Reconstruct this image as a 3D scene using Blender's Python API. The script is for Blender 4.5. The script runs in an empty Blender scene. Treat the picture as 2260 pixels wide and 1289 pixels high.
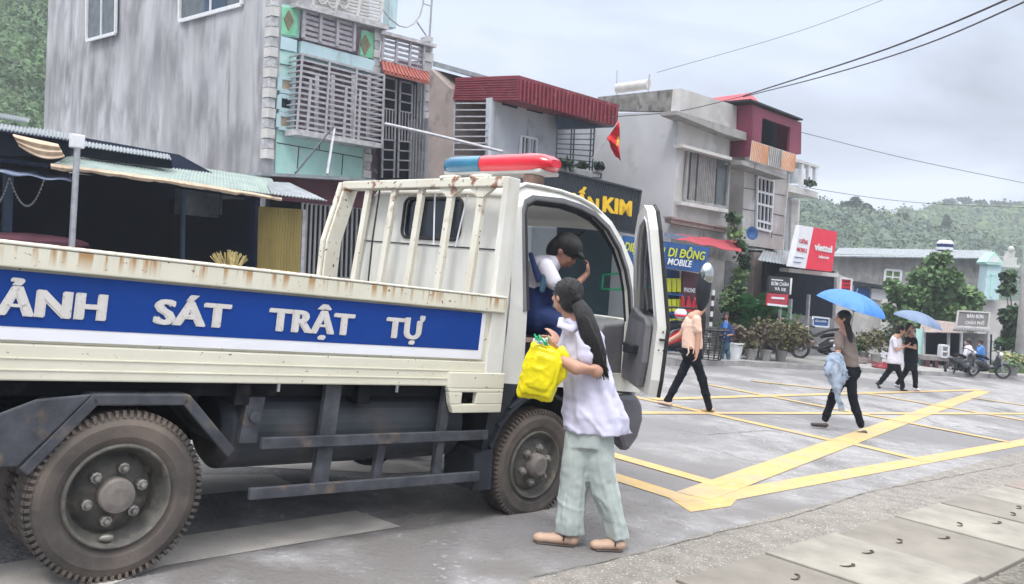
import bpy, bmesh, math, random
from mathutils import Vector as V, Matrix, noise
random.seed(7)
sc = bpy.context.scene
# ------------------------------------------------------------ camera
PITCH = math.radians(-1.9184); ROLL = math.atan(.07); FPX = 1921.0; CXP, CYP = 1130.0, 644.5
CAM = V((0, 0, 1.6))
fwd = V((0, math.cos(PITCH), math.sin(PITCH)))
r0 = V((1, 0, 0)); u0 = V((0, -math.sin(PITCH), math.cos(PITCH)))
cright = r0*math.cos(ROLL) + u0*math.sin(ROLL); cup = u0*math.cos(ROLL) - r0*math.sin(ROLL)
cam = bpy.data.cameras.new('camera'); camo = bpy.data.objects.new('camera', cam)
sc.collection.objects.link(camo); sc.camera = camo
cam.sensor_width = 36; cam.lens = 36*FPX/2260; cam.clip_end = 3000; cam.clip_start = .05
camo.matrix_world = Matrix(((cright.x, cup.x, -fwd.x, CAM.x), (cright.y, cup.y, -fwd.y, CAM.y), (cright.z, cup.z, -fwd.z, CAM.z), (0, 0, 0, 1)))
# ------------------------------------------------------------ light
SUN_EL, SUN_AZ = math.radians(58), math.radians(200)      # high, from behind the camera and a little left
world = bpy.data.worlds.new('World'); sc.world = world; world.use_nodes = True
wn = world.node_tree; wn.nodes.clear()
def wnode(t, **k):
    n = wn.nodes.new(t)
    for a, b in k.items(): setattr(n, a, b)
    return n
wo = wnode('ShaderNodeOutputWorld'); wb = wnode('ShaderNodeBackground'); wb.inputs[1].default_value = .1
sky = wnode('ShaderNodeTexSky', sky_type='NISHITA', sun_disc=False, sun_elevation=SUN_EL, sun_rotation=SUN_AZ)
tc = wnode('ShaderNodeTexCoord'); sx = wnode('ShaderNodeSeparateXYZ')
wn.links.new(tc.outputs['Generated'], sx.inputs[0])
grad = wnode('ShaderNodeValToRGB')           # overcast sky: bright overhead, dimmer near the horizon
g = grad.color_ramp; g.elements[0].position = 0.0; g.elements[0].color = (.56, .60, .70, 1)
g.elements[1].position = 1.0; g.elements[1].color = (1, 1, 1, 1)
e = g.elements.new(.10); e.color = (.54, .585, .70, 1)
e = g.elements.new(.30); e.color = (.40, .455, .57, 1)
e = g.elements.new(.42); e.color = (.55, .59, .68, 1)
e = g.elements.new(.65); e.color = (.95, .97, 1.0, 1)
wn.links.new(sx.outputs[2], grad.inputs[0])
boost = wnode('ShaderNodeMapRange'); boost.inputs[1].default_value = .38; boost.inputs[2].default_value = .85
boost.inputs[3].default_value = 10.; boost.inputs[4].default_value = 31.
wn.links.new(sx.outputs[2], boost.inputs[0])
mp = wnode('ShaderNodeMapping'); mp.inputs['Scale'].default_value = (1.7, 1.7, 4.6); mp.inputs['Location'].default_value = (.3, 1.1, .2)
nz = wnode('ShaderNodeTexNoise'); nz.inputs['Scale'].default_value = 1.6; nz.inputs['Detail'].default_value = 5; nz.inputs['Roughness'].default_value = .5
nz.inputs['Distortion'].default_value = .4
wn.links.new(tc.outputs['Generated'], mp.inputs[0]); wn.links.new(mp.outputs[0], nz.inputs[0])
cl = wnode('ShaderNodeMapRange'); cl.inputs[1].default_value = .36; cl.inputs[2].default_value = .66
cl.inputs[3].default_value = .64; cl.inputs[4].default_value = 1.50
wn.links.new(nz.outputs[0], cl.inputs[0])
m1 = wnode('ShaderNodeMath', operation='MULTIPLY'); wn.links.new(boost.outputs[0], m1.inputs[0]); wn.links.new(cl.outputs[0], m1.inputs[1])
vm = wnode('ShaderNodeVectorMath', operation='SCALE'); wn.links.new(grad.outputs[0], vm.inputs[0]); wn.links.new(m1.outputs[0], vm.inputs['Scale'])
mx = wnode('ShaderNodeMix', data_type='RGBA'); mx.inputs[0].default_value = .94
wn.links.new(sky.outputs[0], mx.inputs[6]); wn.links.new(vm.outputs[0], mx.inputs[7])
wn.links.new(mx.outputs[2], wb.inputs[0]); wn.links.new(wb.outputs[0], wo.inputs[0])
sl = bpy.data.lights.new('sun', 'SUN'); sl.energy = 1.5; sl.angle = math.radians(12); sl.color = (1, .96, .9)
so = bpy.data.objects.new('sun', sl); sc.collection.objects.link(so)
sd = V((math.sin(SUN_AZ)*math.cos(SUN_EL), math.cos(SUN_AZ)*math.cos(SUN_EL), math.sin(SUN_EL)))
so.rotation_euler = sd.to_track_quat('Z', 'Y').to_euler()
sc.view_settings.view_transform = 'Standard'; sc.view_settings.look = 'None'; sc.view_settings.exposure = .36; sc.view_settings.gamma = 1
sc.view_settings.use_curve_mapping = False
# ------------------------------------------------------------ measuring helpers
def ray(x, y): return (fwd*FPX + cright*(x-CXP) + cup*(CYP-y)).normalized()
def gy(x): return 615 + .1034*(x-1130)
GN = ray(2260, gy(2260)).cross(ray(0, gy(0))); GN.normalize(); GN = GN if GN.z > 0 else -GN
GH = 1.6
def G(x, y):
    d = ray(x, y); return CAM + d*(-GH/d.dot(GN))
def gz(x, y): return CAM.z - (GH + GN.x*x + GN.y*y)/GN.z
def PL(x, y, p0, n):
    d = ray(x, y); return CAM + d*((p0-CAM).dot(n)/d.dot(n))
def D(x, y, Y):
    d = ray(x, y); return CAM + d*(Y/d.y)
def onrd(p, up=0.0): return V((p.x, p.y, gz(p.x, p.y)+up))
us = ray(2986, 722); us.z = 0; us.normalize(); vs = V((-us.y, us.x, 0)); Z = V((0, 0, 1))
# ------------------------------------------------------------ materials
def mat(name, c, c2=None, scale=6, rough=.7, metal=0, streak=1, bump=0, detail=6, c3=None, coat=0, lo=.35, hi=.65, emit=0, alpha=1, spec=.5, trans=0):
    m = bpy.data.materials.new(name); m.use_nodes = True; nt = m.node_tree; b = nt.nodes['Principled BSDF']
    b.inputs['Roughness'].default_value = rough; b.inputs['Metallic'].default_value = metal
    b.inputs['Specular IOR Level'].default_value = spec
    if coat: b.inputs['Coat Weight'].default_value = coat; b.inputs['Coat Roughness'].default_value = .15
    if c2 is None: c2 = tuple(x*.82 for x in c)
    t = nt.nodes.new('ShaderNodeTexCoord'); mp = nt.nodes.new('ShaderNodeMapping'); mp.inputs['Scale'].default_value = (1, 1, 1/streak)
    n = nt.nodes.new('ShaderNodeTexNoise'); n.inputs['Scale'].default_value = scale; n.inputs['Detail'].default_value = detail; n.inputs['Roughness'].default_value = .6
    r = nt.nodes.new('ShaderNodeValToRGB'); r.color_ramp.elements[0].position = lo; r.color_ramp.elements[1].position = hi
    r.color_ramp.elements[0].color = (*c2, 1); r.color_ramp.elements[1].color = (*c, 1)
    if c3: e = r.color_ramp.elements.new((lo+hi)/2); e.color = (*c3, 1)
    L = nt.links; L.new(t.outputs['Object'], mp.inputs[0]); L.new(mp.outputs[0], n.inputs[0]); L.new(n.outputs[0], r.inputs[0]); L.new(r.outputs[0], b.inputs['Base Color'])
    if bump:
        n2 = nt.nodes.new('ShaderNodeTexNoise'); n2.inputs['Scale'].default_value = scale*5; n2.inputs['Detail'].default_value = 5; L.new(mp.outputs[0], n2.inputs[0])
        bp = nt.nodes.new('ShaderNodeBump'); bp.inputs['Strength'].default_value = bump; bp.inputs['Distance'].default_value = .02; L.new(n2.outputs[0], bp.inputs['Height']); L.new(bp.outputs[0], b.inputs['Normal'])
    if emit: L.new(r.outputs[0], b.inputs['Emission Color']); b.inputs['Emission Strength'].default_value = emit
    if trans: b.inputs['Transmission Weight'].default_value = trans
    if alpha < 1: b.inputs['Alpha'].default_value = alpha
    m['ramp'] = r.name
    return m
def over(m, c, scale, lo, hi, mapz=1, mask=None, rough=None, detail=4, maps=None):
    """lay a second stain of colour c over material m where a noise is above lo..hi; mask=(axis,a,b) fades it in along an object axis"""
    nt = m.node_tree; b = nt.nodes['Principled BSDF']; L = nt.links
    src = b.inputs['Base Color'].links[0].from_socket
    t = nt.nodes.new('ShaderNodeTexCoord'); mp = nt.nodes.new('ShaderNodeMapping'); mp.inputs['Scale'].default_value = maps or (1, 1, 1/mapz); mp.inputs['Location'].default_value = (3.1, 1.7, .4)
    n = nt.nodes.new('ShaderNodeTexNoise'); n.inputs['Scale'].default_value = scale; n.inputs['Detail'].default_value = detail
    r = nt.nodes.new('ShaderNodeMapRange'); r.inputs[1].default_value = lo; r.inputs[2].default_value = hi
    L.new(t.outputs['Object'], mp.inputs[0]); L.new(mp.outputs[0], n.inputs[0]); L.new(n.outputs[0], r.inputs[0])
    f = r.outputs[0]
    if mask:
        s = nt.nodes.new('ShaderNodeSeparateXYZ'); L.new(t.outputs['Object'], s.inputs[0])
        q = nt.nodes.new('ShaderNodeMapRange'); q.inputs[1].default_value = mask[1]; q.inputs[2].default_value = mask[2]; L.new(s.outputs[mask[0]], q.inputs[0])
        k = nt.nodes.new('ShaderNodeMath'); k.operation = 'MULTIPLY'; L.new(f, k.inputs[0]); L.new(q.outputs[0], k.inputs[1]); f = k.outputs[0]
    x = nt.nodes.new('ShaderNodeMix'); x.data_type = 'RGBA'; L.new(f, x.inputs[0]); L.new(src, x.inputs[6]); x.inputs[7].default_value = (*c, 1)
    L.new(x.outputs[2], b.inputs['Base Color'])
    return m
M = {}
M['asphalt'] = over(over(over(mat('asphalt', (.325, .32, .325), (.215, .21, .215), 5.0, .9, bump=1.0, detail=12), (.15, .147, .15), 1.5, .52, .66, maps=(.9, .35, 1), detail=9), (.44, .43, .43), 30, .60, .68), (.185, .18, .185), .33, .5, .60, detail=8)
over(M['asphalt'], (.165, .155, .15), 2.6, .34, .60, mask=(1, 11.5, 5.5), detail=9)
M['apron'] = over(over(mat('aggregate concrete', (.255, .235, .21), (.17, .155, .14), 7, .95, bump=1.0, detail=9), (.52, .50, .46), 70, .6, .66), (.13, .12, .11), 60, .62, .68)
M['slab'] = mat('concrete slab', (.235, .215, .185), (.17, .155, .135), 2.2, .9, bump=.25, detail=8)
M['slab2'] = mat('pale concrete slab', (.31, .29, .25), (.205, .19, .165), 2.6, .9, bump=.25, detail=8)
M['slab3'] = mat('pinkish concrete slab', (.27, .225, .195), (.21, .18, .155), 2.2, .9, bump=.25, detail=8)
M['gravel'] = over(mat('gravel', (.30, .28, .24), (.12, .115, .10), 22, 1, bump=1.2), (.08, .08, .07), 5, .5, .65)
M['yellow'] = over(over(mat('yellow road paint', (.56, .385, .145), (.47, .32, .125), 4, .75, bump=.3), (.40, .37, .34), 20, .56, .70, detail=8), (.40, .31, .20), 3, .46, .70)
M['whitepaint'] = over(mat('worn white road paint', (.47, .44, .41), (.36, .34, .32), 2, .8, bump=.3, detail=9), (.25, .24, .24), 34, .60, .78, detail=8)
M['iron'] = mat('rusty iron', (.09, .065, .05), (.05, .04, .035), 30, .8)
M['cream'] = over(over(mat('worn cream truck paint', (.72, .70, .585), (.64, .615, .50), 2.2, .45, coat=.15), (.42, .24, .10), 16, .50, .62, maps=(1.9, 1.9, .13), mask=(2, 1.43, 1.50)), (.16, .07, .035), 40, .66, .72)
M['cabwhite'] = over(mat('white cab paint', (.74, .735, .70), (.66, .655, .61), 2, .35, coat=.3), (.50, .46, .38), 3.2, .56, .75, mapz=3)
M['rustpost'] = over(over(mat('rusting cream paint', (.73, .71, .62), (.64, .60, .50), 3, .5), (.25, .09, .04), 9, .56, .64, mask=(2, 1.9, 2.28)), (.10, .045, .03), 30, .64, .69)
M['blue'] = mat('blue panel paint', (.003, .045, .27), (.003, .04, .22), 2, .5, spec=.25)
M['stripe'] = mat('white stripe paint', (.82, .83, .88), (.76, .77, .82), 3, .4)
M['letter'] = over(mat('aged white lettering', (.66, .64, .62), (.60, .58, .55), 20, .5), (.45, .42, .40), 60, .6, .7)
M['chassis'] = over(mat('dark chassis paint', (.010, .012, .018), (.007, .008, .012), 5, .75, spec=.2), (.04, .036, .036), 8, .58, .75)
M['guard'] = over(mat('dusty grey steel', (.085, .09, .105), (.04, .043, .052), 7, .7, spec=.3), (.17, .13, .10), 6, .6, .75)
M['tank'] = over(mat('dusty fuel tank', (.045, .052, .065), (.03, .036, .046), 4, .5, spec=.4), (.17, .14, .12), 3, .5, .75, mask=(2, .85, .45))
M['tyre'] = over(mat('dusty tyre rubber', (.10, .088, .08), (.065, .058, .056), 5, .95, bump=.2, spec=.2), (.17, .14, .12), 3, .42, .68)
M['rim'] = over(mat('muddy wheel rim', (.12, .115, .10), (.06, .058, .055), 9, .75), (.17, .14, .11), 14, .55, .7)
M['hub'] = mat('muddy hub', (.21, .185, .17), (.13, .115, .105), 12, .75)
M['nut'] = mat('bare wheel nut', (.33, .32, .30), (.2, .18, .16), 20, .4, metal=.5)
M['black'] = mat('black rubber', (.014, .014, .016), (.02, .02, .022), 8, .6)
M['dkplastic'] = mat('dark grey plastic', (.03, .035, .045), (.02, .024, .03), 6, .6, spec=.3)
M['gryplastic'] = mat('grey bumper plastic', (.11, .11, .13), (.075, .075, .09), 5, .5)
M['trim'] = mat('grey interior trim', (.19, .19, .205), (.14, .14, .155), 5, .6)
M['seat'] = mat('navy seat vinyl', (.006, .010, .03), (.008, .012, .03), 5, .6)
M['rustedge'] = mat('rusty seat riser', (.40, .27, .22), (.22, .14, .11), 12, .7)
def glass(name, tint, a=.35, rough=.03):
    m = mat(name, tint, tint, rough=rough, alpha=a, spec=.7); m.blend_method = 'BLEND' if hasattr(m, 'blend_method') else 'OPAQUE'; return m
M['glass'] = glass('windscreen glass', (.07, .19, .21), .42)
M['dkglass'] = mat('dark glass', (.012, .02, .035), (.02, .03, .045), 3, .08)
M['red_lens'] = mat('red lamp lens', (.72, .008, .035), (.60, .006, .022), 4, .18, coat=.5)
M['blue_lens'] = mat('blue lamp lens', (.01, .17, .28), (.005, .10, .22), 4, .18, coat=.5)
M['chrome'] = mat('chrome', (.6, .62, .62), (.5, .52, .52), 4, .18, metal=1)
M['steel'] = mat('galvanised steel', (.42, .43, .46), (.30, .31, .34), 8, .5, metal=.35)
M['bar'] = mat('pale painted bar', (.44, .43, .455), (.30, .29, .32), 8, .6)
M['dkbar'] = mat('dark window bar', (.05, .05, .06), (.04, .04, .05), 8, .6)
# walls
M['streakwall'] = over(over(over(mat('streaked cement render', (.42, .42, .435), (.31, .31, .325), 2.6, .95, streak=5, detail=10), (.53, .54, .58), 1.3, .48, .72, mapz=5), (.20, .21, .235), 3.6, .56, .74, mapz=9), (.20, .205, .23), .55, .52, .78, mapz=2)
over(M['streakwall'], (.50, .50, .53), .8, .50, .75, mapz=2.5, detail=9); over(M['streakwall'], (.19, .19, .20), 1.2, .52, .72, mapz=2.2, detail=11); over(M['streakwall'], (.15, .15, .165), .45, .55, .75, mapz=1.3, detail=11)
M['render'] = over(over(mat('stained plaster', (.50, .48, .46), (.39, .375, .37), 1.0, .95, streak=2, detail=8), (.13, .13, .13), 2.2, .62, .75, mapz=4), (.58, .57, .58), 1.5, .5, .7)
M['sideplaster'] = over(mat('grey side plaster', (.50, .505, .53), (.42, .425, .45), .8, .95, detail=6), (.30, .305, .33), 1.2, .58, .75)
M['dirtyparapet'] = over(mat('mouldy parapet', (.30, .29, .28), (.15, .15, .14), 3, .95, bump=.4, detail=9), (.09, .09, .085), 5, .52, .66, mapz=2)
M['mint'] = over(mat('mint tile', (.45, .72, .66), (.38, .63, .58), 2, .45), (.55, .70, .66), 3, .55, .7)
M['ltblue'] = over(mat('pale blue plaster', (.50, .67, .71), (.42, .58, .62), 2, .6), (.35, .42, .44), 4, .62, .8, mapz=4)
M['green'] = mat('bright green tile', (.17, .52, .30), (.28, .62, .42), 5, .35)
M['diamond'] = mat('brown mosaic', (.30, .18, .12), (.10, .16, .09), 18, .6)
M['quoin'] = mat('grey quoin stone', (.56, .55, .56), (.34, .34, .36), 7, .8)
M['pinkroom'] = over(mat('dim pink curtain wall', (.20, .12, .16), (.10, .075, .10), 3, .9), (.28, .27, .25), 4, .55, .65)
M['darkroom'] = mat('painted interior shade', (.014, .019, .032), (.008, .012, .022), 3, .95, spec=.1)  # near-black colour puts the shade of unlit rooms and openings into the surface
M['shedshade'] = mat('painted shed shade', (.004, .008, .024), (.003, .006, .016), 2, .95, spec=.08)  # shade inside the market shed, painted as a near-black navy colour
M['concrete'] = over(mat('weathered concrete', (.36, .35, .345), (.25, .245, .24), 3, .95, detail=8), (.15, .15, .145), 4, .58, .74, mapz=3)
M['redtile'] = mat('faded red roof tile', (.36, .10, .075), (.26, .07, .06), 8, .75)
M['maroon'] = over(mat('maroon corrugated metal', (.22, .030, .048), (.16, .022, .036), 4, .5), (.32, .12, .12), 6, .6, .8)
M['maroonwall'] = mat('dark maroon shop wall', (.10, .028, .045), (.07, .02, .035), 3, .8)
M['crimson'] = over(mat('crimson loft panel', (.22, .035, .075), (.17, .028, .06), 2, .6), (.12, .03, .05), 5, .6, .8)
M['pinkwall'] = over(mat('dusty pink plaster', (.34, .275, .255), (.26, .215, .205), 2, .9), (.13, .12, .12), 2.2, .56, .75)
M['palewall'] = over(mat('pale blue grey plaster', (.46, .49, .53), (.40, .43, .47), 1.6, .9), (.28, .30, .33), 2.5, .6, .8)
M['bluesoffit'] = mat('dark blue soffit', (.035, .07, .12), (.025, .05, .09), 4, .7)
M['white'] = mat('white painted wood', (.72, .73, .76), (.62, .63, .66), 4, .55)
M['offwhite'] = mat('off white paint', (.60, .59, .57), (.48, .47, .46), 4, .7)
M['window'] = mat('grimy window glass', (.11, .13, .14), (.06, .075, .085), 3, .2)
M['curtain'] = mat('grey brown curtain', (.27, .255, .25), (.19, .18, .18), 4, .9)
M['navysign'] = mat('navy ribbed sign board', (.035, .045, .06), (.03, .038, .05), 6, .6)
M['yellowletter'] = mat('yellow sign letter', (.85, .55, .01), (.75, .45, .01), 8, .5)
M['bluesign'] = mat('blue shop sign', (.012, .09, .30), (.01, .075, .25), 4, .5)
M['limeletter'] = mat('lime yellow letter', (.62, .65, .03), (.55, .58, .03), 8, .5)
M['whiteletter'] = mat('white sign letter', (.78, .80, .83), (.7, .72, .75), 8, .5)
M['signred'] = mat('bright red sign face', (.75, .015, .05), (.68, .012, .045), 3, .45)
M['signwhite'] = mat('white sign face', (.74, .75, .79), (.68, .69, .73), 3, .45)
M['redtext'] = mat('red sign letter', (.6, .03, .06), (.55, .03, .06), 3, .5)
M['blacksign'] = mat('black sign face', (.012, .012, .015), (.03, .03, .034), 3, .5)
M['redsign2'] = mat('dull red sign face', (.45, .03, .06), (.38, .03, .05), 3, .5)
M['shutter'] = mat('grey roller shutter', (.28, .28, .285), (.22, .22, .225), 4, .55)
M['tinroof'] = over(mat('grey corrugated sheet', (.30, .33, .35), (.20, .22, .24), 5, .55), (.18, .19, .19), 5, .6, .75)
M['greenroof'] = over(mat('pale green awning sheet', (.27, .335, .31), (.19, .24, .225), 3, .6), (.22, .26, .25), 4, .6, .8)
M['creamlath'] = over(mat('cream torn awning lining', (.62, .50, .37), (.48, .36, .26), 6, .8), (.25, .17, .13), 10, .6, .75)
M['bluetarp'] = mat('blue grey tarpaulin', (.19, .23, .33), (.11, .14, .22), 5, .6, streak=.3)
M['yellowtin'] = over(mat('yellow corrugated sheet', (.42, .34, .12), (.34, .27, .10), 3, .55, streak=4), (.28, .24, .15), 6, .6, .8)
M['straw'] = mat('straw broom bristles', (.50, .42, .16), (.32, .24, .12), 14, .9)
M['awnred'] = mat('red awning cloth', (.42, .06, .08), (.34, .05, .07), 5, .8)
M['orangecloth'] = mat('orange cloth', (.75, .28, .08), (.65, .24, .07), 5, .8)
M['flag'] = mat('red flag cloth', (.72, .015, .025), (.62, .012, .02), 5, .7)
M['star'] = mat('yellow star cloth', (.85, .6, .03), (.8, .5, .03), 5, .7)
M['bluedish'] = mat('blue dish paint', (.015, .09, .26), (.012, .07, .21), 5, .5)
# vegetation
M['leaf'] = mat('mid green leaves', (.10, .19, .075), (.05, .10, .045), 3, .7)
M['leaf2'] = mat('light green leaves', (.17, .27, .10), (.09, .16, .06), 3, .7)
M['leafdk'] = mat('dark green leaves', (.028, .06, .03), (.02, .045, .025), 3, .7)
M['palm'] = mat('palm leaves', (.05, .19, .06), (.03, .12, .045), 3, .6)
M['shrub'] = mat('olive brown shrub leaves', (.16, .15, .075), (.08, .08, .04), 5, .8)
M['shrubpink'] = mat('dull pink shrub leaves', (.20, .15, .12), (.11, .09, .07), 5, .8)
M['flower'] = mat('pale yellow flowers', (.55, .52, .22), (.4, .4, .16), 5, .8)
M['bark'] = mat('grey bark', (.16, .14, .12), (.10, .085, .07), 8, .95)
M['hill'] = mat('hill ground', (.05, .075, .04), (.035, .055, .03), .2, 1)
M['canopy'] = mat('forest canopy', (.125, .17, .125), (.085, .125, .10), .16, .95, detail=8)  # paled and blued, so part of the distance haze sits in the colour
M['canopyleft'] = mat('rich green canopy', (.105, .185, .07), (.05, .10, .045), .25, .95, detail=8)
M['canopylt'] = mat('lighter canopy', (.165, .22, .12), (.10, .15, .085), .3, .95)
M['canopy2'] = mat('bamboo green canopy', (.13, .20, .06), (.045, .09, .04), .25, .95, detail=8)
M['grass'] = mat('verge grass', (.10, .18, .05), (.06, .11, .035), 6, .9)
# people
M['skin'] = mat('skin', (.50, .28, .20), (.46, .25, .18), 6, .55)
M['skindk'] = mat('tanned skin', (.33, .17, .12), (.28, .14, .10), 6, .55)
M['hair'] = mat('black hair', (.008, .008, .010), (.016, .014, .016), 60, .5, streak=8, bump=.6)
M['lilac'] = mat('pale lilac shirt', (.60, .59, .73), (.52, .51, .65), 5, .8)
M['sage'] = over(mat('pale grey green trousers', (.42, .47, .45), (.34, .39, .37), 5, .85), (.52, .57, .55), 5, .55, .7)
M['blackcloth'] = mat('black cloth', (.010, .012, .018), (.006, .007, .012), 8, .9, spec=.15)
M['peach'] = mat('peach blouse', (.72, .50, .40), (.66, .46, .36), 5, .8)
M['taupe'] = mat('taupe shirt', (.20, .16, .145), (.16, .13, .12), 5, .85)
M['denim'] = over(mat('light denim', (.34, .41, .52), (.26, .33, .43), 7, .9), (.45, .52, .62), 9, .56, .7)
M['jeans'] = mat('blue jeans', (.05, .12, .19), (.035, .09, .15), 7, .9)
M['whitecloth'] = mat('white cloth', (.70, .68, .76), (.62, .60, .68), 5, .85)
M['navycloth'] = mat('navy cloth', (.010, .03, .13), (.008, .022, .10), 6, .8)
M['shoe'] = mat('dark brown sandal', (.06, .045, .04), (.045, .035, .03), 8, .6)
M['tanshoe'] = mat('tan slip on shoe', (.50, .34, .25), (.45, .30, .22), 8, .6)
M['bag'] = mat('yellow plastic bag', (.80, .70, .0), (.72, .60, .0), 5, .3, bump=.3)
M['umb'] = mat('blue umbrella cloth', (.045, .20, .55), (.035, .17, .48), 4, .5)
M['umb2'] = mat('slate blue umbrella cloth', (.14, .20, .32), (.11, .16, .26), 4, .5)
M['redbike'] = mat('red motorbike paint', (.45, .02, .035), (.38, .018, .03), 4, .25, coat=.5)
M['blackbike'] = mat('black motorbike paint', (.02, .022, .027), (.03, .033, .038), 4, .25, coat=.5)
M['greenlabel'] = mat('green label', (.03, .45, .20), (.02, .4, .18), 4, .5)
# ------------------------------------------------------------ mesh helpers
MW = {}
class MB:
    def __init__(s, T=None): s.v = []; s.f = []; s.m = []; s.T = T; s.mi = 0
    def add(s, vs_, fs):
        o = len(s.v)
        s.v += [V(p) for p in vs_] if s.T is None else [s.T @ V(p) for p in vs_]
        s.f += [tuple(i+o for i in f) for f in fs]; s.m += [s.mi]*len(fs); return s
    def obox(s, o, a, b, c):
        o, a, b, c = V(o), V(a), V(b), V(c)
        p = [o, o+a, o+a+b, o+b, o+c, o+a+c, o+a+b+c, o+b+c]
        fs = [(0, 3, 2, 1), (4, 5, 6, 7), (0, 1, 5, 4), (1, 2, 6, 5), (2, 3, 7, 6), (3, 0, 4, 7)]
        if a.cross(b).dot(c) < 0: fs = [f[::-1] for f in fs]
        return s.add(p, fs)
    def box(s, x0, x1, y0, y1, z0, z1): return s.obox((x0, y0, z0), (x1-x0, 0, 0), (0, y1-y0, 0), (0, 0, z1-z0))
    def hexa(s, b, t): return s.add(list(b)+list(t), [(0, 3, 2, 1), (4, 5, 6, 7), (0, 1, 5, 4), (1, 2, 6, 5), (2, 3, 7, 6), (3, 0, 4, 7)])
    def prism(s, poly, vec):
        n = len(poly); vec = V(vec); p = [V(q) for q in poly]
        return s.add(p+[q+vec for q in p], [tuple(range(n)), tuple(range(2*n-1, n-1, -1))]+[(i+n, (i+1) % n+n, (i+1) % n, i) for i in range(n)])
    def quad(s, a, b, c, d): return s.add([a, b, c, d], [(0, 1, 2, 3)])
    def beam(s, p, q, w, d, n=(0, 0, 1)):
        p, q, n = V(p), V(q), V(n).normalized(); x = (q-p).normalized(); sd_ = x.cross(n)
        if sd_.length < 1e-4: sd_ = x.cross(V((1, 0, 0)))
        sd_.normalize(); nn = sd_.cross(x).normalized()
        return s.obox(p-sd_*w/2-nn*d/2, q-p, sd_*w, nn*d)
    def tube(s, pts, r, seg=8, flat=1, fn=None):
        pts = [V(p) for p in pts]; n = len(pts); vs_ = []
        rr = r if isinstance(r, (list, tuple)) else [r]*n
        up = None
        for i, p in enumerate(pts):
            t = (pts[min(i+1, n-1)]-pts[max(i-1, 0)]).normalized()
            if up is None:
                up = V(fn) if fn else (V((0, 0, 1)) if abs(t.z) < .9 else V((1, 0, 0)))
            b = t.cross(up).normalized(); up = b.cross(t).normalized()
            for k in range(seg):
                a = 2*math.pi*k/seg; vs_.append(p + b*math.cos(a)*rr[i] + up*math.sin(a)*rr[i]*flat)
        fs = [(i*seg+k, i*seg+(k+1) % seg, (i+1)*seg+(k+1) % seg, (i+1)*seg+k) for i in range(n-1) for k in range(seg)]
        fs += [tuple(range(seg))[::-1], tuple((n-1)*seg+k for k in range(seg))]
        return s.add(vs_, fs)
    def ell(s, c, rx, ry=None, rz=None, ax=None, nu=14, nv=9):
        ry = ry or rx; rz = rz or rx; c = V(c); ax = ax or (V((1, 0, 0)), V((0, 1, 0)), V((0, 0, 1)))
        vs_ = [c+ax[2]*rz, c-ax[2]*rz]
        for j in range(1, nv):
            t = math.pi*j/nv
            for i in range(nu):
                a = 2*math.pi*i/nu; vs_.append(c+ax[0]*rx*math.sin(t)*math.cos(a)+ax[1]*ry*math.sin(t)*math.sin(a)+ax[2]*rz*math.cos(t))
        fs = []
        for i in range(nu):
            k = (i+1) % nu; fs.append((0, 2+i, 2+k)); b = 2+(nv-2)*nu; fs.append((1, b+k, b+i))
            for j in range(nv-2): fs.append((2+j*nu+i, 2+(j+1)*nu+i, 2+(j+1)*nu+k, 2+j*nu+k))
        return s.add(vs_, fs)
    def lathe(s, prof, o, ax, seg=32, closed=False, caps=True):
        o, ax = V(o), V(ax).normalized(); b = ax.cross(V((0, 0, 1)) if abs(ax.z) < .9 else V((1, 0, 0))).normalized(); c = ax.cross(b); vs_ = []
        for (r, h) in prof:
            for k in range(seg):
                a = 2*math.pi*k/seg; vs_.append(o+ax*h+b*math.cos(a)*r+c*math.sin(a)*r)
        n = len(prof); fs = [(i*seg+k, i*seg+(k+1) % seg, (i+1) % n*seg+(k+1) % seg, (i+1) % n*seg+k) for i in range(n if closed else n-1) for k in range(seg)]
        if not closed and caps: fs += [tuple(range(seg))[::-1], tuple((n-1)*seg+k for k in range(seg))]
        return s.add(vs_, fs)
    def grid(s, P):
        nu, nv = len(P), len(P[0])
        return s.add([p for r in P for p in r], [(i*nv+j, (i+1)*nv+j, (i+1)*nv+j+1, i*nv+j+1) for i in range(nu-1) for j in range(nv-1)])
    def leaves(s, c, rad, n, size, shell=.55, rng=random, droop=0):
        c = V(c); rad = V(rad)
        for _ in range(n):
            d = V((rng.gauss(0, 1), rng.gauss(0, 1), rng.gauss(0, 1))).normalized(); k = shell+(1-shell)*rng.random()**.6
            p = c+V((d.x*rad.x, d.y*rad.y, d.z*rad.z))*k
            a = V((rng.gauss(0, 1), rng.gauss(0, 1), rng.gauss(0, .6)-droop)).normalized(); b = a.cross(V((rng.gauss(0, 1), rng.gauss(0, 1), rng.gauss(0, 1)))).normalized()
            l = size*(.6+.8*rng.random()); w = l*.42
            s.add([p, p+a*l*.5+b*w, p+a*l, p+a*l*.5-b*w], [(0, 1, 2, 3)])
        return s
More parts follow.
